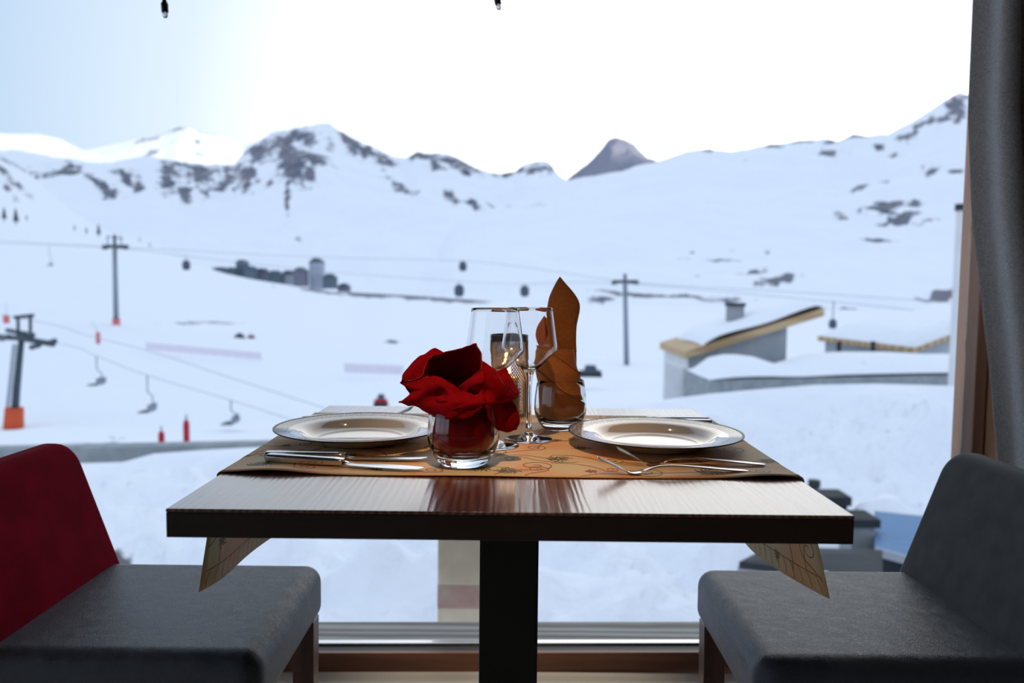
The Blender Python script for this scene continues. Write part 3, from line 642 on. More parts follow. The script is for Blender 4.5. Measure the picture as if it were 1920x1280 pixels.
MB().tube([(0, 0, .019), (.0004, 0, .024), (.001, 0, .028)], .0007).build('wick', M['seal'], cn)
MB().lathe([(.0003, .0255), (.0030, .029), (.0040, .033), (.0030, .040), (.0014, .046), (.0003, .050)], n=16).build('flame', M['flame'], cn, smooth=True)
ld = bpy.data.lights.new('candle_glow', 'POINT'); lo = bpy.data.objects.new('candle_glow', ld); COL.objects.link(lo); lo.parent = cn
ld.energy = 1.3; ld.color = (1, .50, .18); ld.shadow_soft_size = .004; lo.location = (0, 0, .036)

# ------------------------------------------------------------------ napkins
def interp_grid(rows, nu, nv):
    """Catmull-Rom patch through a grid of control points"""
    def cr(P, t):
        n = len(P) - 1; x = t * n; i = min(int(x), n - 1); f = x - i
        p0 = P[i - 1] if i > 0 else P[0] * 2 - P[1]; p1, p2 = P[i], P[i + 1]; p3 = P[i + 2] if i + 2 <= n else P[n] * 2 - P[n - 1]
        return .5 * ((2 * p1) + (p2 - p0) * f + (2 * p0 - 5 * p1 + 4 * p2 - p3) * f * f + (3 * p1 - p0 - 3 * p2 + p3) * f ** 3)
    rows = [[Vector(p) for p in r] for r in rows]
    rr = [[cr(r, u / nu) for u in range(nu + 1)] for r in rows]
    return [[cr([rr[k][u] for k in range(len(rr))], v / nv) for u in range(nu + 1)] for v in range(nv + 1)]
def bump_cloth(P, s, amp): return P + Vector((mnoise.noise(P * s), mnoise.noise(P * s + Vector((9, 3, 1))), mnoise.noise(P * s + Vector((2, 8, 5))))) * amp
def rp_(x, y, d):
    """point of the red napkin: x, y across and down in 1/4.92 of a millimetre-ish unit, d depth behind (+) the glass axis"""
    px, py = 740 + x / 4.924, 630 + y / 4.924
    if d < 0: d *= 1.5
    if d < 60:                                   # cloth that spills over the rim has to pass outside the glass
        q = max(0., min(1., (y - 520) / 90.)); q = q * q * (3 - 2 * q); dx = (x - 630) / 312.
        if abs(dx) < 1: d = d * (1 - q) + q * min(d, -312 * math.sqrt(1 - dx * dx) - 4)
    return at(px, py, TA.y + d / 4.924 * .00079)
def rc_(x, y): return at(740 + x / 4.924, 630 + y / 4.924, TA.y)
petals = [
    [[(70, 406, 60), (92, 335, 70), (195, 222, 90), (285, 160, 100), (372, 112, 110), (450, 150, 140)], [(66, 412, 20), (125, 350, 20), (215, 275, 40), (280, 205, 60), (360, 145, 85), (440, 165, 120)], [(100, 412, 10), (180, 398, 0), (252, 366, 0), (288, 260, 30), (340, 182, 50), (430, 165, 95)]],
    [[(252, 372, 0), (290, 255, 20), (338, 182, 40), (450, 158, 60), (600, 122, 70), (742, 68, 50), (752, 78, 40)], [(262, 380, 20), (315, 290, 60), (345, 250, 160), (450, 225, 210), (600, 200, 210), (740, 160, 130), (798, 160, 10)], [(290, 400, 30), (325, 350, 120), (370, 360, 260), (480, 370, 320), (620, 370, 300), (765, 300, 150), (803, 270, -10)], [(330, 420, 10), (370, 440, 120), (450, 480, 200), (540, 510, 200), (640, 490, 170), (740, 410, 60), (806, 345, -20)]],
    [[(66, 408, 30), (150, 400, 20), (245, 380, 10), (324, 378, 0)], [(92, 450, 0), (175, 455, -10), (258, 440, -20), (318, 412, -30)], [(150, 492, -10), (205, 502, -30), (275, 482, -50), (326, 440, -50)], [(190, 520, 20), (230, 520, 0), (290, 500, -10), (340, 470, -10)]],
    [[(165, 512, -10), (255, 480, -40), (322, 380, -40), (425, 385, -50), (515, 430, -60), (590, 490, -55), (645, 540, -50)], [(115, 560, -20), (230, 540, -70), (345, 460, -95), (440, 455, -120), (515, 500, -120), (585, 545, -85), (630, 560, -60)], [(35, 608, -10), (190, 592, -60), (330, 565, -80), (430, 540, -90), (520, 570, -105), (590, 600, -110), (650, 590, -90)], [(60, 600, 0), (170, 625, -30), (300, 640, -95), (420, 650, -110), (500, 650, -120), (580, 650, -110), (650, 640, -90)], [(125, 640, 0), (210, 650, -20), (290, 700, -50), (380, 745, -70), (480, 768, -80), (570, 750, -75), (650, 705, -60)]],
    [[(575, 472, -20), (650, 420, -40), (730, 370, -50), (800, 335, -50), (838, 322, -40)], [(610, 510, -30), (690, 470, -80), (755, 430, -110), (810, 420, -100), (838, 430, -60)], [(620, 560, -60), (680, 520, -60), (745, 530, -60), (800, 520, -100), (832, 530, -80)], [(580, 640, -70), (660, 610, -110), (735, 610, -125), (790, 600, -120), (826, 600, -80)], [(520, 700, -70), (640, 690, -130), (720, 680, -135), (780, 650, -110), (822, 620, -70)], [(470, 752, -60), (600, 768, -85), (690, 745, -95), (765, 695, -80), (812, 640, -50)]],
    [[(832, 328, -50), (870, 312, -60), (905, 306, -60), (942, 325, -50)], [(828, 430, -70), (885, 430, -85), (955, 425, -95), (1010, 440, -70)], [(824, 530, -70), (900, 530, -85), (990, 535, -85), (1085, 530, -30)], [(820, 622, -50), (900, 622, -60), (1000, 610, -50), (1132, 572, 0)]],
    [[(940, 325, -50), (978, 308, -10), (1020, 291, 30)], [(1000, 425, -70), (1045, 400, -25), (1080, 390, 35)], [(1070, 500, -40), (1108, 485, 0), (1130, 480, 40)], [(1130, 572, 0), (1140, 556, 15), (1142, 535, 40)]],
    [[(795, 222, 60), (855, 262, 70), (935, 308, 60)], [(800, 290, 40), (860, 300, 40), (925, 318, 30)], [(806, 350, 10), (860, 345, 10), (920, 345, 10)]],
    [[(822, 600, -30), (910, 600, -10), (1010, 595, 15), (1085, 590, 40)], [(845, 680, -30), (930, 680, -20), (1040, 670, -5), (1132, 665, 50)], [(870, 770, -20), (940, 780, -20), (1060, 780, 0), (1156, 775, 60)], [(910, 840, 10), (960, 866, 10), (1045, 886, 25), (1120, 860, 60)]],
    [[(350, 180, 130), (480, 162, 190), (640, 135, 190), (790, 215, 160), (930, 305, 110)], [(300, 330, 240), (470, 330, 400), (650, 320, 400), (800, 360, 300), (1000, 420, 130)], [(300, 520, 200), (470, 520, 300), (640, 520, 300), (790, 520, 250), (1010, 560, 120)], [(400, 720, 100), (500, 720, 150), (640, 720, 160), (760, 720, 130), (880, 720, 80)]],
    [[(66, 410, 40), (60, 420, 80), (160, 300, 150), (350, 180, 130)], [(120, 500, 40), (160, 500, 100), (230, 430, 170), (320, 330, 190)], [(200, 600, 30), (250, 620, 100), (300, 600, 150), (330, 520, 180)], [(330, 730, 20), (350, 735, 60), (380, 735, 90), (420, 720, 110)]],
]
rn = MB()
for P in petals:
    g = interp_grid([[rp_(*c) for c in r] for r in P], 26, 24)
    rn.grid([[bump_cloth(bump_cloth(p, 55, .0014), 130, .0011) for p in r] for r in g])
hems = []
for P, edge in ((petals[0], -1), (petals[2], 0), (petals[5], 'r'), (petals[1], 'r'), (petals[1], 'l')):
    g = interp_grid([[rp_(*c) for c in r] for r in P], 26, 24)
    line = g[edge] if isinstance(edge, int) else [r[-1 if edge == 'r' else 0] for r in g]
    hem = MB(); hems.append(hem); hem.tube([bump_cloth(bump_cloth(p, 55, .0014), 130, .0011) + Vector((0, -.0012, 0)) for p in line], .00055, 6)
# gathered part inside the glass: pleated column
rows = []
for k, (y, hwid, cx) in enumerate([(560, 150, 640), (640, 225, 640), (720, 262, 632), (800, 278, 628), (880, 283, 625), (950, 278, 615), (1000, 262, 608), (1014, 215, 606), (1018, 60, 606)]):
    row = []
    for i in range(120):
        a = 2 * PI * i / 120; pl = 1 + .05 * math.sin(a * 13 + k * .15) + .03 * math.sin(a * 7 + 1)
        r = hwid / 4.924 * .000785 * pl * .94
        c = rc_(cx, y); c.x = TA.x + (c.x - TA.x) * .4
        zc = TZ + .0195 * KA + (1014 - y) / 4.924 * .00079
        row.append(Vector((c.x + r * math.cos(a), TA.y + r * math.sin(a), zc + .0018 * math.sin(a * 4 + 1) * (1 if k > 5 else 0) + .001)))
    rows.append(row)
rn.grid(rows, closed=True)
no = Vector((TA.x, TA.y, TZ + .03))
nap = rn.build('cloth_napkin', M['red'], smooth=True, solid=.0016, origin=no)
tag(nap, 'crimson cloth napkin folded like an open rose in the front tumbler', 'napkin', 'folded napkins')
for hem in hems: hem.build('hem_stitching', M['redhem'], nap, smooth=True, origin=no)

def ap(x, y, d=0):
    px, py = 980 + x / 4.0, 500 + y / 4.0; return at(px, py, TBp.y + d / 4.0 * .00098)
an = MB()
def loft(mb, prof, dr=.55, dc=0, n=40, tw=0):
    rows = []
    for k, (y, x0, x1) in enumerate(prof):
        cx = (x0 + x1) / 2; h = (x1 - x0) / 2
        rows.append([ap(cx + h * math.cos(2 * PI * i / n), y, dc + h * dr * math.sin(2 * PI * i / n)) for i in range(n)])
    mb.grid(rows, closed=True)
def sm(prof, n=4):
    g = interp_grid([[Vector(p) for p in prof], [Vector(p) for p in prof]], (len(prof) - 1) * n, 1)[0]; return [tuple(p) for p in g]
loft(an, sm([(74, 279, 281), (92, 265, 296), (130, 243, 328), (180, 218, 372), (230, 198, 408), (280, 188, 428), (330, 182, 428), (390, 190, 416), (450, 200, 405), (520, 200, 402), (600, 175, 402), (680, 150, 404), (760, 130, 404)]), .22, 30)
loft(an, sm([(620, 112, 380), (680, 100, 395), (740, 98, 405), (800, 106, 420), (870, 122, 424), (950, 128, 430), (1030, 130, 440), (1090, 128, 430), (1130, 126, 405), (1146, 150, 380), (1150, 240, 300)]), .72, 0)
# turned-in edge on the right of the tall leaf
an.tube([ap(*q) for q in sm([(388, 350, -8), (384, 400, -12), (388, 470, -14), (396, 560, -12), (400, 640, -8)], 5)], [.0012] * 21, 8)
def wrap(mb, pts_edge, bottom, off, n=60, thick=.0015):
    """sheet wound round the body; its slanting top edge runs from left to right"""
    rows = []; ne = []
    for i in range(n + 1):
        a = -PI * .62 + PI * 1.24 * i / n; s_ = math.sin(max(-PI / 2, min(PI / 2, a)))
        t = (math.sin(a) + 1) / 2 if abs(a) <= PI / 2 else (0 if a < 0 else 1)
        top = np.interp(t, [p[0] for p in pts_edge], [p[1] for p in pts_edge]); ne.append((a, top))
    for k in range(13):
        row = []
        for a, top in ne:
            y = top + (bottom - top) * k / 12
            x0 = np.interp(y, [620, 740, 800, 870, 950, 1030, 1090, 1140], [112, 98, 106, 122, 128, 130, 130, 132]); x1 = np.interp(y, [620, 680, 740, 800, 870, 950, 1030, 1090, 1140], [380, 395, 408, 432, 430, 434, 462, 455, 415])
            cx = (x0 + x1) / 2; h = (x1 - x0) / 2 + off + (3 if k == 0 else 0)
            row.append(ap(cx + h * math.sin(a), y, -h * .74 * math.cos(a)))
        rows.append(row)
    mb.grid(rows)
    mb.tube([p + Vector((0, -.0004, 0)) for p in rows[0]], .0011, 8)
wrap(an, [(0, 600), (.3, 640), (.5, 665), (.75, 720), (1, 800)], 1000, 3)
wrap(an, [(0, 760), (.12, 800), (.35, 880), (.6, 935), (.85, 990), (1, 1030)], 1135, 8)
ao = Vector((TBp.x, TBp.y, TZ + .03))
anap = an.build('cloth_napkin', M['amber'], smooth=True, origin=ao, fixn=True)
tag(anap, 'tall amber linen napkin rolled to a pointed leaf in the rear tumbler', 'napkin', 'folded napkins')
lf = MB(); loft(lf, sm([(372, 166, 170), (400, 146, 186), (440, 118, 196), (480, 102, 198), (520, 99, 200), (560, 108, 204), (600, 122, 212), (660, 125, 240), (720, 120, 260)]), .35, 40)
tag(lf.build('inner_leaf', M['amberlite'], anap, smooth=True, origin=ao), 'smaller rust orange leaf on the left of the roll')
lp = MB(); lp.grid(interp_grid([[ap(172, 380, -8), ap(190, 440, -14), ap(196, 520, -14), ap(150, 600, -10)], [ap(205, 400, -26), ap(212, 470, -30), ap(222, 560, -34), ap(200, 640, -40)], [ap(230, 430, -18), ap(238, 500, -20), ap(250, 600, -24), ap(240, 680, -40)]], 14, 8))
lp.build('folded_lip', M['amber'], anap, smooth=True, solid=.0015, origin=ao)

# ------------------------------------------------------------------ chairs
def make_chair(side, back, label, backlabel):
    """side -1: left of the table, facing right; +1: right of it, facing left"""
    t = thing('dining_chair', (side * .60, 1.305, 0), label, 'chair', 'upholstered chairs at the table')
    s = -side            # local x pointing to the table
    def X(v): return s * v
    # seat: front edge at +.233, back at -.20
    def rbox(name, x0, x1, y0, y1, z0, z1, r, m_, seg=6):
        a, b = sorted((X(x0), X(x1))); return MB().box((a, y0, z0), (b, y1, z1)).build(name, m_, t, bevel=r, bseg=seg)
    st = MB(); nx, ny = 24, 24; hyy = .200
    rows = []; x0, x1 = -.235, .234; zt = .468
    o = rbox('seat', x0, x1, -hyy, hyy, .362, zt, .032, M['leather'], 8)
    # backrest: a tilted, slightly tapering padded slab with rounded top corners
    bk = MB(); prof = []
    rows = []
    nu, nv = 26, 20
    def bp(u, v, th):
        # u across -1..1, v up 0..1
        z = .395 + v * (.708 - .395); hw = .205 - .012 * v
        y = u * hw
        xx = -.150 - .105 * v ** 1.1 * 1.0 + .014 * (u * u) * 0
        return Vector((X(xx - th), y, z))
    outl = []
    rc = .05; pts = []
    hwb, hwt, zb, ztp = .205, .196, .39, .708
    pts.append((-hwb, zb)); pts.append((-hwt - .0, ztp - rc))
    for i in range(1, 9):
        a = PI - i * PI / 16; pts.append((-hwt + rc + rc * math.cos(a), ztp - rc + rc * math.sin(a)))
    pts2 = [(-y, z) for y, z in reversed(pts)]
    allp = pts + pts2
    front = []; rear = []
    for y, z in allp:
        v = (z - zb) / (ztp - zb); xx = -.142 - .108 * v
        front.append(Vector((X(xx), y, z))); rear.append(Vector((X(xx - .065 + .02 * v), y, z)))
    n = len(allp); bk.add(front + rear, [tuple(range(n)), tuple(range(2 * n - 1, n - 1, -1))] + [(i, n + i, n + (i + 1) % n, (i + 1) % n) for i in range(n)])
    o = bk.build('backrest', back, t, bevel=.014, bseg=5); tag(o, backlabel)
    for (lx, ly, rk) in ((.203, 1, 0), (.203, -1, 0), (-.205, 1, 1), (-.205, -1, 1)):
        b = MB(); cx, cy = lx, ly * .172; k = .043 / 2; kb = .036 / 2; dx = -.05 * rk
        bot = [(X(cx + dx + a * kb), cy + c * kb, 0) for a, c in ((-1, -1), (1, -1), (1, 1), (-1, 1))]
        top = [(X(cx + a * k), cy + c * k, .3650) for a, c in ((-1, -1), (1, -1), (1, 1), (-1, 1))]
        b.hexa(bot, top).build('leg', M['chairwood'], t, bevel=.002, bseg=2)
    return t
make_chair(-1, M['velvet'], 'upholstered chair left of the table, crimson velvet back and dark grey leather seat', 'crimson velvet backrest')
make_chair(1, M['greyfab'], 'upholstered chair right of the table, slate grey back and dark grey leather seat', 'slate grey velour backrest')

# ------------------------------------------------------------------ curtain
cu = MB(); zs = np.linspace(2.52, .12, 70); CY = 1.868
edge = [(2.55, 1.120), (1.72, 1.125), (1.45, 1.130), (1.20, 1.154), (1.0, 1.188), (.80, 1.222), (.62, 1.246), (.3, 1.265), (0, 1.27)]
rows = []
for z in zs:
    x0 = np.interp(z, [e[0] for e in edge[::-1]], [e[1] for e in edge[::-1]]) - .034
    row = []
    for i in range(150):
        t = i / 149; x = x0 + t * .62
        a = .044 + .006 * math.sin(z * 2)
        y = CY + a * math.cos(2 * PI * (t * 6.6 + .02 * z)) * (1 if t > .02 else .9) + .010 * math.sin(t * 31 + z * 1.5)
        x += .012 * math.sin(2 * PI * (t * 6.6) * 2)
        row.append(Vector((x, y, z)))
    rows.append(row)
cu.grid(rows)
tag(cu.build('curtain', M['curtain'], smooth=True, solid=.002, origin=(1.45, CY, .12), fixn=False), 'charcoal woven curtain hanging in folds at the right edge of the window', 'curtain')
MB_r = MB().tube([(1.02, CY, 2.535), (2.1, CY, 2.535)], .011, 12).build('curtain_rail', M['black']); struct(MB_r)

# ------------------------------------------------------------------ fairy lights hanging from the window head
for (px, py, top, lab, ln) in ((310, 34, (305, -60), 'fairy light bulb hanging at the top left of the window', .030), (936, 19, (922, -60), 'fairy light bulb hanging at the top middle of the window', .030)):
    Y = 1.95; tip = at(px, py, Y); up = (at(top[0], top[1], Y) - tip).normalized()
    t = thing('fairy_light', tip, lab, 'fairy light', 'fairy lights on the window head')
    MB().tube([up * .000, up * .002, up * .006, up * .013], [.0014, .0048, .0062, .0062], 16).build('bulb', M['bulb'], t, smooth=True)
    MB().tube([up * .013, up * .014, up * .034, up * .038, up * .048], [.0066, .0080, .0085, .0062, .0030], 16).build('socket', M['seal'], t, smooth=True)
    hz = 2.2 - tip.z; wire = [up * .048, up * .09, up * .09 + Vector((-.01, 0, .08)), Vector((up.x * .09 - .02, .04, hz - .1)), Vector((up.x * .09 - .02, .075, hz + .01))]
    MB().tube(wire, .0017, 8).build('wire', M['seal'], t, smooth=True)

# ------------------------------------------------------------------ outside: walls and roofs near the restaurant
def slab(pts_top, h, name, m_, parent=None, origin=None, bev=0):
    """slab under four top corner points"""
    t = [Vector(p) for p in pts_top]; b = [p - Vector((0, 0, h)) for p in t]
    return MB().hexa(b, t).build(name, m_, parent, origin=origin, bevel=bev, bseg=2)
def quadbox(px0, px1, ytop0, ytop1, Y0, Y1, depth, drop, name, m_, parent=None, origin=None):
    a = at(px0, ytop0, Y0); b = at(px1, ytop1, Y1); c = b + Vector((0, depth, 0)); d = a + Vector((0, depth, 0)); d.z = a.z; c.z = b.z
    return slab([a, b, c, d], drop, name, m_, parent, origin)
o = quadbox(-500, 640, 852, 829, 18.3, 18.6, .5, 1.8, 'parapet_wall', M['concrete'], origin=at(100, 860, 18.4))
tag(o, 'long grey concrete parapet behind the near snow at the left', 'wall')

def house(name, loc, label, cat='house'): return thing(name, loc, label, cat)
# chalet with a roof rising to the right
Y = 45.; O = at(1380, 740, Y); h = house('chalet', O, 'grey chalet with a tan-edged snowy roof sloping up to the right and a chimney')
def rel(p): return Vector(p) - O
A = at(1292, 664, Y); Bp = at(1476, 614, Y); Cc = Vector((Bp.x, 52, Bp.z)); Dd = Vector((A.x, 52, A.z)); base = O.z - 2.5
MB().hexa([rel((p.x, p.y, base)) for p in (A, Bp, Cc, Dd)], [rel(p) for p in (A, Bp, Cc, Dd)]).build('wall', M['wallg'], h)
MB().hexa([rel((A.x - .06, Y - .02, base)), rel((A.x - .001, Y - .02, base)), rel((A.x - .001, 52.1, base)), rel((A.x - .06, 52.1, base))], [rel((A.x - .06, Y - .02, A.z)), rel((A.x - .001, Y - .02, A.z)), rel((A.x - .001, 52.1, A.z)), rel((A.x - .06, 52.1, A.z))]).build('side_wall', M['wallp'], h)
E0 = at(1285, 659, Y - .7); E1 = at(1546, 578, Y - .7); roofp = [rel(E0), rel(E1), rel((E1.x, 52, E1.z)), rel((E0.x, 52, E0.z))]
slab(roofp, .42, 'roof', M['fascia'], h)
lp_ = lambda t, y, dz: rel((E0.x + (E1.x - E0.x) * t, y, E0.z + (E1.z - E0.z) * t + dz))
sn = MB(); rows = []
for j in range(13):
    v = j / 12; row = []
    for i in range(31):
        u = i / 30; e = min(1, u * 7, (1 - u) * 14) ** .5 * min(1, v * 6 + .15, (1 - v) * 6 + .15) ** .5
        row.append(lp_(.13 + .87 * u, Y - .6 + 7.3 * v, .01 + .62 * e + .06 * math.sin(u * 9 + v * 4)))
    rows.append(row)
sn.grid(rows); sn.build('roof_snow', M['snow'], h, smooth=True, solid=0)
c0 = at(1368, 600, 47); c1 = at(1395, 600, 47); ct = at(1380, 574, 47); cw = c1.x - c0.x
MB().box(rel((c0.x, 47, ct.z - 2.6)), rel((c1.x, 47 + cw, ct.z))).build('chimney', M['concrete'], h)
MB().box(rel((c0.x - .07, 46.93, ct.z + .0)), rel((c1.x + .07, 47.07 + cw, ct.z + .2))).build('chimney_cap', M['darkroof'], h)
# stair wall at its foot
a = at(1247, 690, 43.5); b = at(1330, 712, 42.7); O2 = Vector((a.x, 42, a.z - 2))
o = MB().hexa([Vector((a.x, 43.5, a.z - 5)), Vector((b.x, 42.7, a.z - 5)), Vector((b.x, 43.1, a.z - 5)), Vector((a.x + .3, 44, a.z - 5))],
              [at(1247, 678, 43.5), at(1330, 712, 42.7), at(1330, 712, 43.1), Vector((a.x + .3, 44, at(1247, 678, 43.5).z))]).build('stair_wall', M['wallp'], origin=O2)
tag(o, 'pale sloping side wall at the left foot of the chalet', 'wall')
# snow-laden flat wing in front
O = at(1560, 740, 36); h = house('snow_covered_building', O, 'low grey flat building under thick humped snow, in front of the chalet', 'building')
w0 = at(1330, 712, 36); w1 = at(2100, 700, 42); base = O.z - 3
wl = [Vector((w0.x, 36, w0.z)), Vector((w1.x, 42, w0.z)), Vector((w1.x, 47, w0.z)), Vector((w0.x, 41.5, w0.z))]
MB().hexa([rel((p.x, p.y, base)) for p in wl], [rel(p) for p in wl]).build('wall', M['concrete'], h)
rows = []; topy = [(1326, 708), (1345, 690), (1375, 670), (1410, 664), (1445, 668), (1480, 680), (1505, 684), (1540, 674), (1580, 664), (1640, 660), (1720, 660), (1800, 664), (2100, 664)]
for j in range(15):
    v = j / 14; row = []
    for i in range(80):
        u = i / 79; px = 1327 + (2100 - 1327) * u; Yv = 36 - .25 + 6 * u + 5 * v
        bz = w0.z + .01; zt = at(px, np.interp(px, [t[0] for t in topy], [t[1] for t in topy]), Yv).z
        pz = bz + max(0, (zt - bz)) * math.sin(min(1, v * 1.35 + .04) * PI / 2) ** .8
        x = at(px, 700, 36 + 6 * u).x; row.append(rel((x, Yv, pz)))
    rows.append(row)
sn = MB(); sn.grid(rows); sn.build('roof_snow', M['snow'], h, smooth=True)
# second chalet
Y = 54.; O = at(1700, 690, Y); h = house('chalet', O, 'low chalet at the far right, broad snowy roof with tan eaves meeting at a corner')
P0 = at(1716, 652, 52); P1 = at(1533, 630, 58); P2 = at(1622, 585, 68); P3 = at(1890, 588, 58); P4 = at(1800, 576, 70)
def lower(p, d): return rel(p) - Vector((0, 0, d))
MB().hexa([lower(p, .35) for p in (P1, P0, P3, P4)], [rel(p) for p in (P1, P0, P3, P4)]).build('roof', M['fascia'], h)
def inset(p, c, k): return p + (c - p) * k
cen = (P0 + P1 + P3 + P4) / 4
rows = []
for j in range(13):
    v = j / 12; row = []
    for i in range(25):
        u = i / 24; p = (P1 * (1 - u) + P0 * u) * (1 - v) + (P4 * (1 - u) + P3 * u) * v; e = min(1, u * 8, (1 - u) * 8, v * 8, (1 - v) * 8)
        p = inset(p, cen, .015); row.append(rel(p) + Vector((0, 0, .01 + .75 * max(0, e) ** .5)))
    rows.append(row)
MB().grid(rows).build('roof_snow', M['snow'], h, smooth=True)
W_ = [inset(p, cen, .07) for p in (P1, P0, P3, P4)]
MB().hexa([rel((p.x, p.y, O.z - 3)) for p in W_], [lower(p, .36) for p in W_]).build('wall', M['wallg'], h)
for px in (1573, 1637):
    q = at(px, 645, 55.5 if px < 1600 else 53.6); MB().box(rel((q.x - .12, q.y - .12, O.z - 2)), rel((q.x + .12, q.y + .12, q.z + .2))).build('post', M['darkroof'], h)
# slender pale mast with dark cap by the window frame
q = at(1800, 395, 26); h = thing('flue_pipe', (q.x, q.y, q.z - 9), 'tall pale flue pipe with a dark cap, close to the right window frame', 'pipe')
MB().tube([(0, 0, 0), (0, 0, 9)], .11, 20).build('pipe', M['wallp'], h); MB().tube([(0, 0, 9.001), (0, 0, 9.22)], .16, 20).build('cap', M['darkroof'], h)

# roofs below the window on the right
def chimney(px0, px1, yt, Y, dep, mbody, label, capdz=.07, drop=1.4, over=.04):
    a = at(px0, yt, Y); b = at(px1, yt, Y); h = thing('roof_chimney', ((a.x + b.x) / 2, Y + dep / 2, a.z - drop), label, 'chimney'); w = (b.x - a.x) / 2
    MB().box((-w, -dep / 2, 0), (w, dep / 2, drop - capdz)).build('shaft', mbody, h, bevel=.006, bseg=2)
    MB().box((-w - over, -dep / 2 - over, drop - capdz + .001), (w + over, dep / 2 + over, drop)).build('cap', M['darkroof'], h, bevel=.008, bseg=2)
    return h
chimney(1598, 1642, 972, 8.0, .30, M['concrete'], 'squat grey chimney with a dark cap just past the right table corner', .09)
chimney(1520, 1590, 930, 10.0, .35, M['darkroof'], 'dark flat-topped chimney peeping over the right edge of the table', .12)
q = at(1527, 900, 11); h = thing('vent_pipe', (q.x, q.y, q.z - 1.2), 'short dark vent pipe above the right edge of the runner', 'pipe')
MB().tube([(0, 0, 0), (0, 0, 1.1)], .055, 16).build('pipe', M['darkroof'], h); MB().tube([(0, 0, 1.101), (0, 0, 1.2)], .085, 16).build('cap', M['darkroof'], h)
# blue corrugated roof
a, b, c, d = at(1640, 1030, 7.4), at(1900, 1100, 7.0), at(1900, 985, 9.2), at(1640, 958, 9.5); rows = []
for j in range(120):
    v = j / 119; row = []
    for i in range(12):
        u = i / 11; p = (a * (1 - u) + b * u) * (1 - v) + (d * (1 - u) + c * u) * v; row.append(p + Vector((0, 0, .016 * math.sin(v * 2 * PI * 16))))
    rows.append(row)
O = Vector(a); h = thing('corrugated_roof', O, 'blue corrugated lean-to roof between the squat chimney and the grey chair', 'roof')
MB().grid([[p - O for p in r] for r in rows]).build('sheet', M['bluecor'], h, smooth=True, solid=.01)
MB().hexa([a - O + Vector((0, -.06, -.05)), b - O + Vector((0, -.06, -.05)), b - O + Vector((0, .0, -.05)), a - O + Vector((0, 0, -.05))], [a - O + Vector((0, -.06, .03)), b - O + Vector((0, -.06, .03)), b - O + Vector((0, 0, .03)), a - O + Vector((0, 0, .03))]).build('gutter', M['wallg'], h)
MB().hexa([a - O + Vector((0, .02, -1.2)), b - O + Vector((0, .02, -1.2)), c - O + Vector((0, 0, -1.6)), d - O + Vector((0, 0, -1.6))], [a - O + Vector((0, .02, -.05)), b - O + Vector((0, .02, -.05)), c - O + Vector((0, 0, -.05)), d - O + Vector((0, 0, -.05))]).build('side_boards', M['darkroof'], h)

q = [at(1385, 1052, 6.3), at(1655, 1085, 6.2), at(1655, 1030, 7.1), at(1440, 1024, 7.4)]; O = Vector(q[0]); h = thing('slate_roof', O, 'dark slate roof below the window, showing under the right end of the table', 'roof')
MB().hexa([p - O - Vector((0, 0, .06)) for p in q], [p - O for p in q]).build('slates', M['darkroof'], h, bevel=.01, bseg=2)
MB().hexa([Vector((p.x, p.y, q[0].z - 1.5)) - O + Vector((0, .03, 0)) for p in q], [p - O - Vector((0, -.03, .061)) for p in q]).build('wall', M['wallg'], h)

# ------------------------------------------------------------------ chairlift on the left
Y = 82.; k = Y / F; O = at(24, 815, Y); t = thing('chairlift_tower', O, 'dark steel chairlift tower with orange padding at the left edge', 'lift tower')
def r2(px, py, Yy=Y): return at(px, py, Yy) - O
MB().tube([r2(24, 830), r2(31, 730), r2(40, 638)], [.42, .37, .30], 16).build('mast', M['pyl'], t, smooth=True)
MB().tube([r2(25, 812), r2(27, 764)], [1.0, .88], 20).build('padding', M['orange'], t, smooth=True)
lad = MB(); 
for dx in (-13, -8): lad.tube([r2(23 + dx * .8, 762, Y - .8), r2(38 + dx, 645, Y - .8)], .10, 6)
for i in range(22):
    f = i / 22; lad.tube([r2(12.6 + 12.4 * f, 762 - 117 * f, Y - .8), r2(16.6 + 13.4 * f, 762 - 117 * f, Y - .8)], .04, 6)
lad.build('ladder', M['cable'], t)
MB().tube([r2(-6, 631, Y + 2), r2(40, 634), r2(100, 645, Y - 2)], .30, 10).build('crossarm', M['pyl'], t)
MB().tube([r2(14, 619, Y + 3), r2(62, 628, Y - 1)], .26, 10).build('walkway', M['pyl'], t)
for px in (34, 57): MB().tube([r2(px, 630), r2(px, 592)], .17, 8).build('gantry_post', M['pyl'], t)
MB().tube([r2(27, 595), r2(63, 591)], .2, 8).build('gantry_beam', M['pyl'], t)
for (px, py) in ((66, 648), (96, 640), (10, 632)):
    MB().tube([r2(px - 7, py + 3, Y - 1.5), r2(px + 7, py - 1, Y - 2.5)], .28, 8).build('sheave_frame', M['pyl'], t)
cab = []
def cable(pts, r, label, group='lift cables'):
    P = [at(*p) for p in pts]; g = interp_grid([P, P], 40, 1)[0]; O_ = g[0]
    o = MB().tube([p for p in g], r, 6).build('lift_cable', M['cable'], origin=O_, smooth=True); tag(o, label, 'cable', group); return o
cable([(-200, 560, 95), (60, 600, 82), (170, 630, 76), (287, 660, 70), (433, 708, 64), (640, 775, 56)], .03, 'upper lift cable sloping down right from the orange-padded tower')
cable([(-200, 605, 95), (98, 642, 80), (182, 668, 76), (275, 703, 70), (433, 750, 64), (620, 810, 56)], .03, 'lower lift cable from the orange-padded tower, carrying the empty chairs')
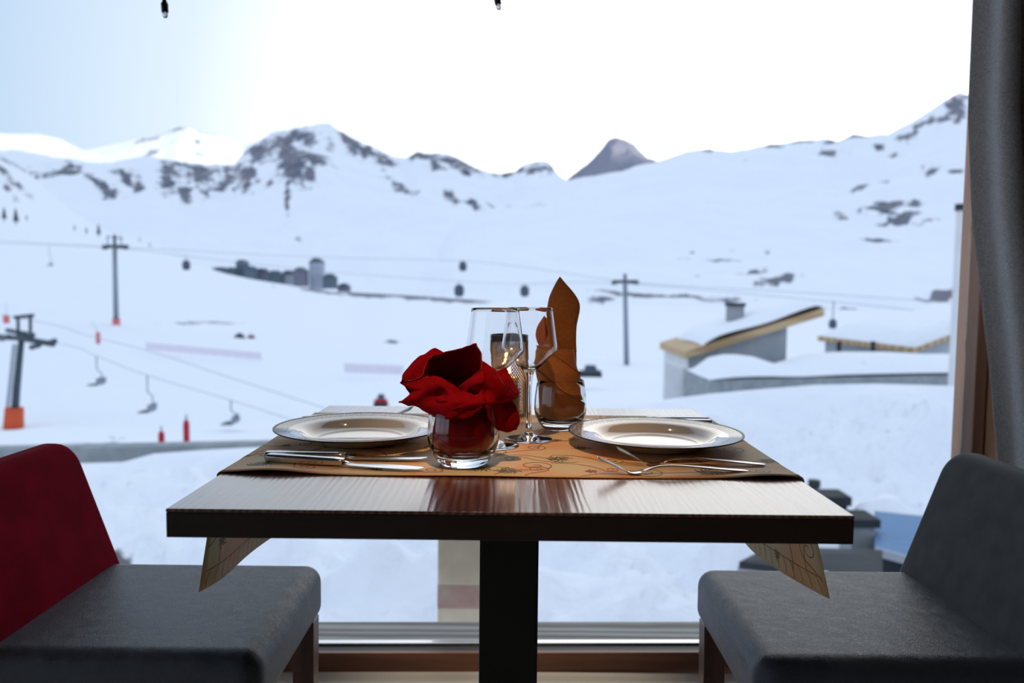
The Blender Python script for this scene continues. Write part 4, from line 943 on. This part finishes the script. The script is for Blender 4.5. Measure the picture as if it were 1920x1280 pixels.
def liftchair(px, py0, py1, Y, label):
    k = Y / F; top = at(px, py0, Y); H = (py1 - py0) * k; t = thing('chairlift_chair', top, label, 'lift chair', 'empty lift chairs'); w = .8
    MB().tube([(0, 0, 0), (.0, 0, -H * .45), (.45, 0, -H * .58), (.45, 0, -H * .8)], .06, 8).build('hanger', M['pylm'], t, smooth=True)
    MB().box((-.6, -w, -H), (.3, w, -H + .12)).build('seat', M['pyl'], t, bevel=.04, bseg=2)
    MB().box((.30, -w, -H + .1), (.40, w, -H + .75)).build('backrest', M['pylm'], t, bevel=.03, bseg=2)
    f = MB()
    for y in (-w, w): f.tube([(.4, y, -H + .1), (.45, y, -H * .78), (.45, 0, -H * .76)], .035, 6); 
    f.build('side_frame', M['pylm'], t); return t
liftchair(181, 668, 722, 76, 'empty lift chair nearest the orange-padded tower')
liftchair(276, 703, 773, 70, 'middle empty lift chair, above the left of the snowfield')
liftchair(433, 750, 795, 64, 'empty lift chair lowest on the cable, nearest the left plate')
liftchair(92, 462, 498, 210, 'far small lift chair high on the left slope')

def gtower(px, ytop, yarm, ybase, Y, wl_, wr_, label, red):
    k = Y / F; O = at(px + 2, ybase, Y); t = thing('gondola_tower', O, label, 'lift tower'); r = lambda x, y, d=0: at(x, y, Y + d) - O
    MB().tube([r(px + 3, ybase + 5), r(px, yarm)], [.62, .48], 14).build('mast', M['pylm'], t, smooth=True)
    MB().tube([r(wl_, yarm), r(wr_, yarm)], .42, 8).build('crossarm', M['pyl'], t)
    MB().tube([r(px, yarm), r(px, ytop)], .35, 8).build('mast_head', M['pyl'], t)
    for x in (wl_ + 4, wr_ - 4): MB().tube([r(x - 3, yarm + 3, -3), r(x + 3, yarm + 3, 3)], .35, 8).build('sheave_frame', M['pyl'], t)
    if red:
        MB().tube([r(px + 3, ybase), r(px + 3, ybase - 12)], .85, 14).build('padding', M['pink'], t)
        g = MB()
        for x in (203, 228): g.tube([r(x, yarm), r(x - 2, 442)], .14, 6)
        g.tube([r(200, 443), r(230, 447)], .16, 6); g.build('gantry', M['pylm'], t)
gtower(215, 440, 462, 609, 180, 193, 240, 'tall grey gondola tower on the left slope', True)
gtower(1172, 513, 528, 683, 178, 1148, 1197, 'grey gondola tower behind the amber napkin, left of the chalet', False)
cable([(-100, 452, 240), (197, 464, 182), (349, 480, 195), (600, 508, 205), (861, 527, 205), (983, 532, 200), (1150, 530, 178), (1500, 560, 150), (1900, 600, 120)], .07, 'gondola cable strung between the two grey towers, lower strand', 'gondola cables')
cable([(-100, 446, 240), (236, 464, 182), (600, 482, 205), (868, 489, 215), (1000, 503, 205), (1195, 530, 178), (1500, 548, 160), (1900, 575, 140)], .07, 'gondola cable strung between the two grey towers, upper strand', 'gondola cables')
def gondola(px, ytop, yc0, yc1, Y, label):
    k = Y / F; top = at(px, ytop, Y); H = (yc1 - ytop) * k; h = (yc1 - yc0) * k; w = h * .42; t = thing('gondola_cabin', top, label, 'gondola', 'gondola cabins')
    MB().tube([(0, 0, 0), (0, 0, -H + h)], .09, 8).build('hanger', M['pyl'], t)
    MB().lathe([(w * .55, -H), (w * .85, -H + h * .12), (w, -H + h * .45), (w * .9, -H + h * .8), (w * .5, -H + h)], n=16, cap0=True, cap1=True).build('cabin', M['gond'], t, smooth=True)
gondola(349, 480, 488, 506, 195, 'small gondola cabin above the village, on the left')
gondola(868, 489, 490, 508, 150, 'gondola cabin highest in the middle, above the wine glasses')
gondola(861, 527, 533, 556, 205, 'gondola cabin just above the front wine glass')
gondola(984, 531, 535, 556, 200, 'gondola cabin left of the amber napkin tip')
gondola(1563, 564, 598, 616, 140, 'gondola cabin between the two chalets')

# marker poles, pads and nets on the piste
def padpole(name, px, y0, y1, Y, r, m_, label, tip=0, grp='red padded poles'):
    a = at(px, y1, Y); h = (y1 - y0) * Y / F; t = thing(name, a, label, 'pole', grp)
    MB().lathe([(r * .8, -.3), (r, 0), (r, h * .85), (r * .6, h)], n=16, cap0=True, cap1=True).build('padding', m_, t, smooth=True)
    MB().tube([(0, 0, h), (tip, 0, h + (1.6 if tip else .15))], .02, 6).build('pole', M['pyl'], t)
padpole('padded_pole', 303, 808, 838, 22, .085, M['redpad'], 'shorter red padded pole behind the parapet, left of the other')
padpole('padded_pole', 350, 786, 836, 22, .085, M['redpad'], 'taller red padded pole behind the parapet, right of the other')
padpole('marker_pole', 184, 622, 641, 120, .32, M['pink'], 'faded red marker pole with a long thin top, below the left grey tower', -.9, 'piste markers')
padpole('marker_pole', 12, 590, 602, 110, .42, M['pink'], 'small faded red marker left of the dark lift tower head', .05, 'piste markers')
def net(p0, p1, y0h, Y, label, m_):
    a = at(p0[0], p0[1], Y); b = at(p1[0], p1[1], Y); h = y0h * Y / F; t = thing('safety_net', a, label, 'net', 'piste nets'); n = 10
    rows = [[(b - a) * (i / 30) + Vector((0, .06 * math.sin(i * 2), z)) for i in range(31)] for z in (0, h)]
    o = MB().grid(rows).build('netting', m_, t, solid=.03)
    for i in range(n + 1):
        q = (b - a) * (i / n); MB().tube([q + Vector((0, -.05, -.3)), q + Vector((0, -.05, h * 1.12))], .05, 6).build('post', m_, t)
net((275, 655), (490, 674), 13, 150, 'long pale pink piste net on the left snowfield', M['net'])
net((646, 698), (756, 702), 17, 130, 'short mauve piste net left of the red napkin', M['net'])
net((1085, 756), (1245, 748), 7, 82, 'low pink piste net behind the right glass, by the chalet foot', M['net'])
# vehicles standing on the snow
def groomer(px, py, Y, w, h, body, label, cabm):
    O = at(px, py, Y); k = Y / F; W2 = w * k / 2; H = h * k; t = thing('parked_vehicle', O, label, 'vehicle')
    for s in (-1, 1): MB().box((-W2, s * W2 * .35 - .25, 0), (W2, s * W2 * .35 + .25, H * .32)).build('track', M['darkroof'], t, bevel=.08, bseg=2)
    MB().box((-W2 * .95, -W2 * .4, H * .33), (W2 * .95, W2 * .4, H * .58)).build('body', body, t, bevel=.06, bseg=2)
    MB().hexa([Vector((-W2 * .5, -W2 * .38, H * .585)), Vector((W2 * .6, -W2 * .38, H * .585)), Vector((W2 * .6, W2 * .38, H * .585)), Vector((-W2 * .5, W2 * .38, H * .585))],
              [Vector((-W2 * .35, -W2 * .33, H)), Vector((W2 * .45, -W2 * .33, H)), Vector((W2 * .45, W2 * .33, H)), Vector((-W2 * .35, W2 * .33, H))]).build('cab', cabm, t, bevel=.05, bseg=2)
groomer(449, 634, 200, 18, 10, M['pyl'], 'tiny dark vehicle parked on the snow below the village', M['gond'])
groomer(471, 634, 202, 12, 10, M['pink'], 'tiny reddish vehicle beside the dark one below the village', M['net'])
groomer(714, 762, 66, 26, 24, M['redpad'], 'dark and red snow vehicle just behind the left rear table edge', M['gond'])
groomer(1106, 706, 104, 44, 22, M['gond'], 'dark blue vehicle seen right beside the amber napkin', M['pyl'])

# spruces on the left hill
def spruce(px, py, hpx, Y, label):
    O = at(px, py, Y); h = hpx * Y / F; t = thing('spruce_tree', O, label, 'tree', 'spruces on the left hill'); mb = MB()
    MB().tube([(0, 0, -1), (0, 0, h * .3)], h * .03, 6).build('trunk', M['darkroof'], t)
    for i in range(5):
        z0 = h * (.12 + .17 * i); r = h * (.24 - .038 * i); n = 14
        vs = [(math.cos(2 * PI * j / n) * r * (1 if j % 2 else .72), math.sin(2 * PI * j / n) * r * (1 if j % 2 else .72), z0) for j in range(n)] + [(0, 0, z0 + h * .3)]
        mb.add(vs, [(j, (j + 1) % n, n) for j in range(n)] + [tuple(range(n))[::-1]])
    mb.build('foliage', M['tree'], t)
for px, py, hp, lab in ((8, 412, 22, 'spruce at the very left edge of the hill'), (30, 418, 26, 'tallest spruce on the left hill, second from the edge'), (50, 412, 9, 'tiny spruce right of the tallest one'), (140, 431, 9, 'leftmost of three small spruces on the hill shoulder'),
                        (162, 437, 11, 'middle one of three small spruces on the hill shoulder'), (185, 441, 20, 'darkest and tallest of three spruces on the hill shoulder'), (513, 546, 12, 'lone spruce below the village'), (262, 452, 7, 'tiny spruce right of the left grey tower, upper'), (281, 462, 7, 'tiny spruce right of the left grey tower, lower'),
                        (30, 450, 0, '')):
    if hp: spruce(px, py, hp, 330 if px < 120 else (480 if px < 200 else 760), lab)

# the village beyond the snowfield crest
def vhouse(x0, x1, y0, y1, mi, label, pitch=.35, roof=None):
    Y = 1000. + 24 * (VI % 2); k = Y / F; a = at(x0, y1 + 12, Y); b = at(x1, y0, Y); w = (b.x - a.x) / 2; d = 9; H = b.z - a.z; t = thing('village_building', ((a.x + b.x) / 2, Y, a.z), label, 'building', 'village buildings')
    rh = min(w * 2 * pitch, H * .34); MB().box((-w, -d, 0), (w, d, H - rh)).build('wall', M['vill'][mi], t)
    rf = MB(); e = .8; z = H - rh
    rf.add([(-w - e, -d - e, z), (w + e, -d - e, z), (w + e, d + e, z), (-w - e, d + e, z), (-w * .3, -d, H), (w * .3, -d, H), (w * .3, d, H), (-w * .3, d, H)], [(3, 2, 1, 0), (4, 5, 6, 7), (0, 1, 5, 4), (2, 3, 7, 6), (1, 2, 6, 5), (3, 0, 4, 7)])
    rf.build('roof', roof or M['vill'][3], t)
for q in ((403, 431, 501, 506, 0, 'low long building at the left end of the village', .1), (431, 443, 501, 514, 3, 'darkest small building near the left end of the village'), (447, 463, 487, 514, 0, 'narrow block rising at the left of the village'), (463, 480, 499, 517, 0, 'dark building right of the left narrow block'),
          (481, 504, 503, 519, 1, 'grey building in the middle of the village'), (505, 529, 507, 522, 3, 'low dark building in the middle of the village'), (531, 553, 507, 526, 2, 'pale broad building left of the brown block'), (554, 575, 501, 525, 1, 'brownish grey block left of the tall pale tower'),
          (583, 606, 484, 530, 2, 'tall pale tower building with a dark roof'), (608, 630, 513, 529, 0, 'dark building right of the tall pale tower'), (636, 655, 531, 541, 1, 'small low building at the right end of the village')):
    VI = globals().get('VI', 0) + 1; vhouse(*q)
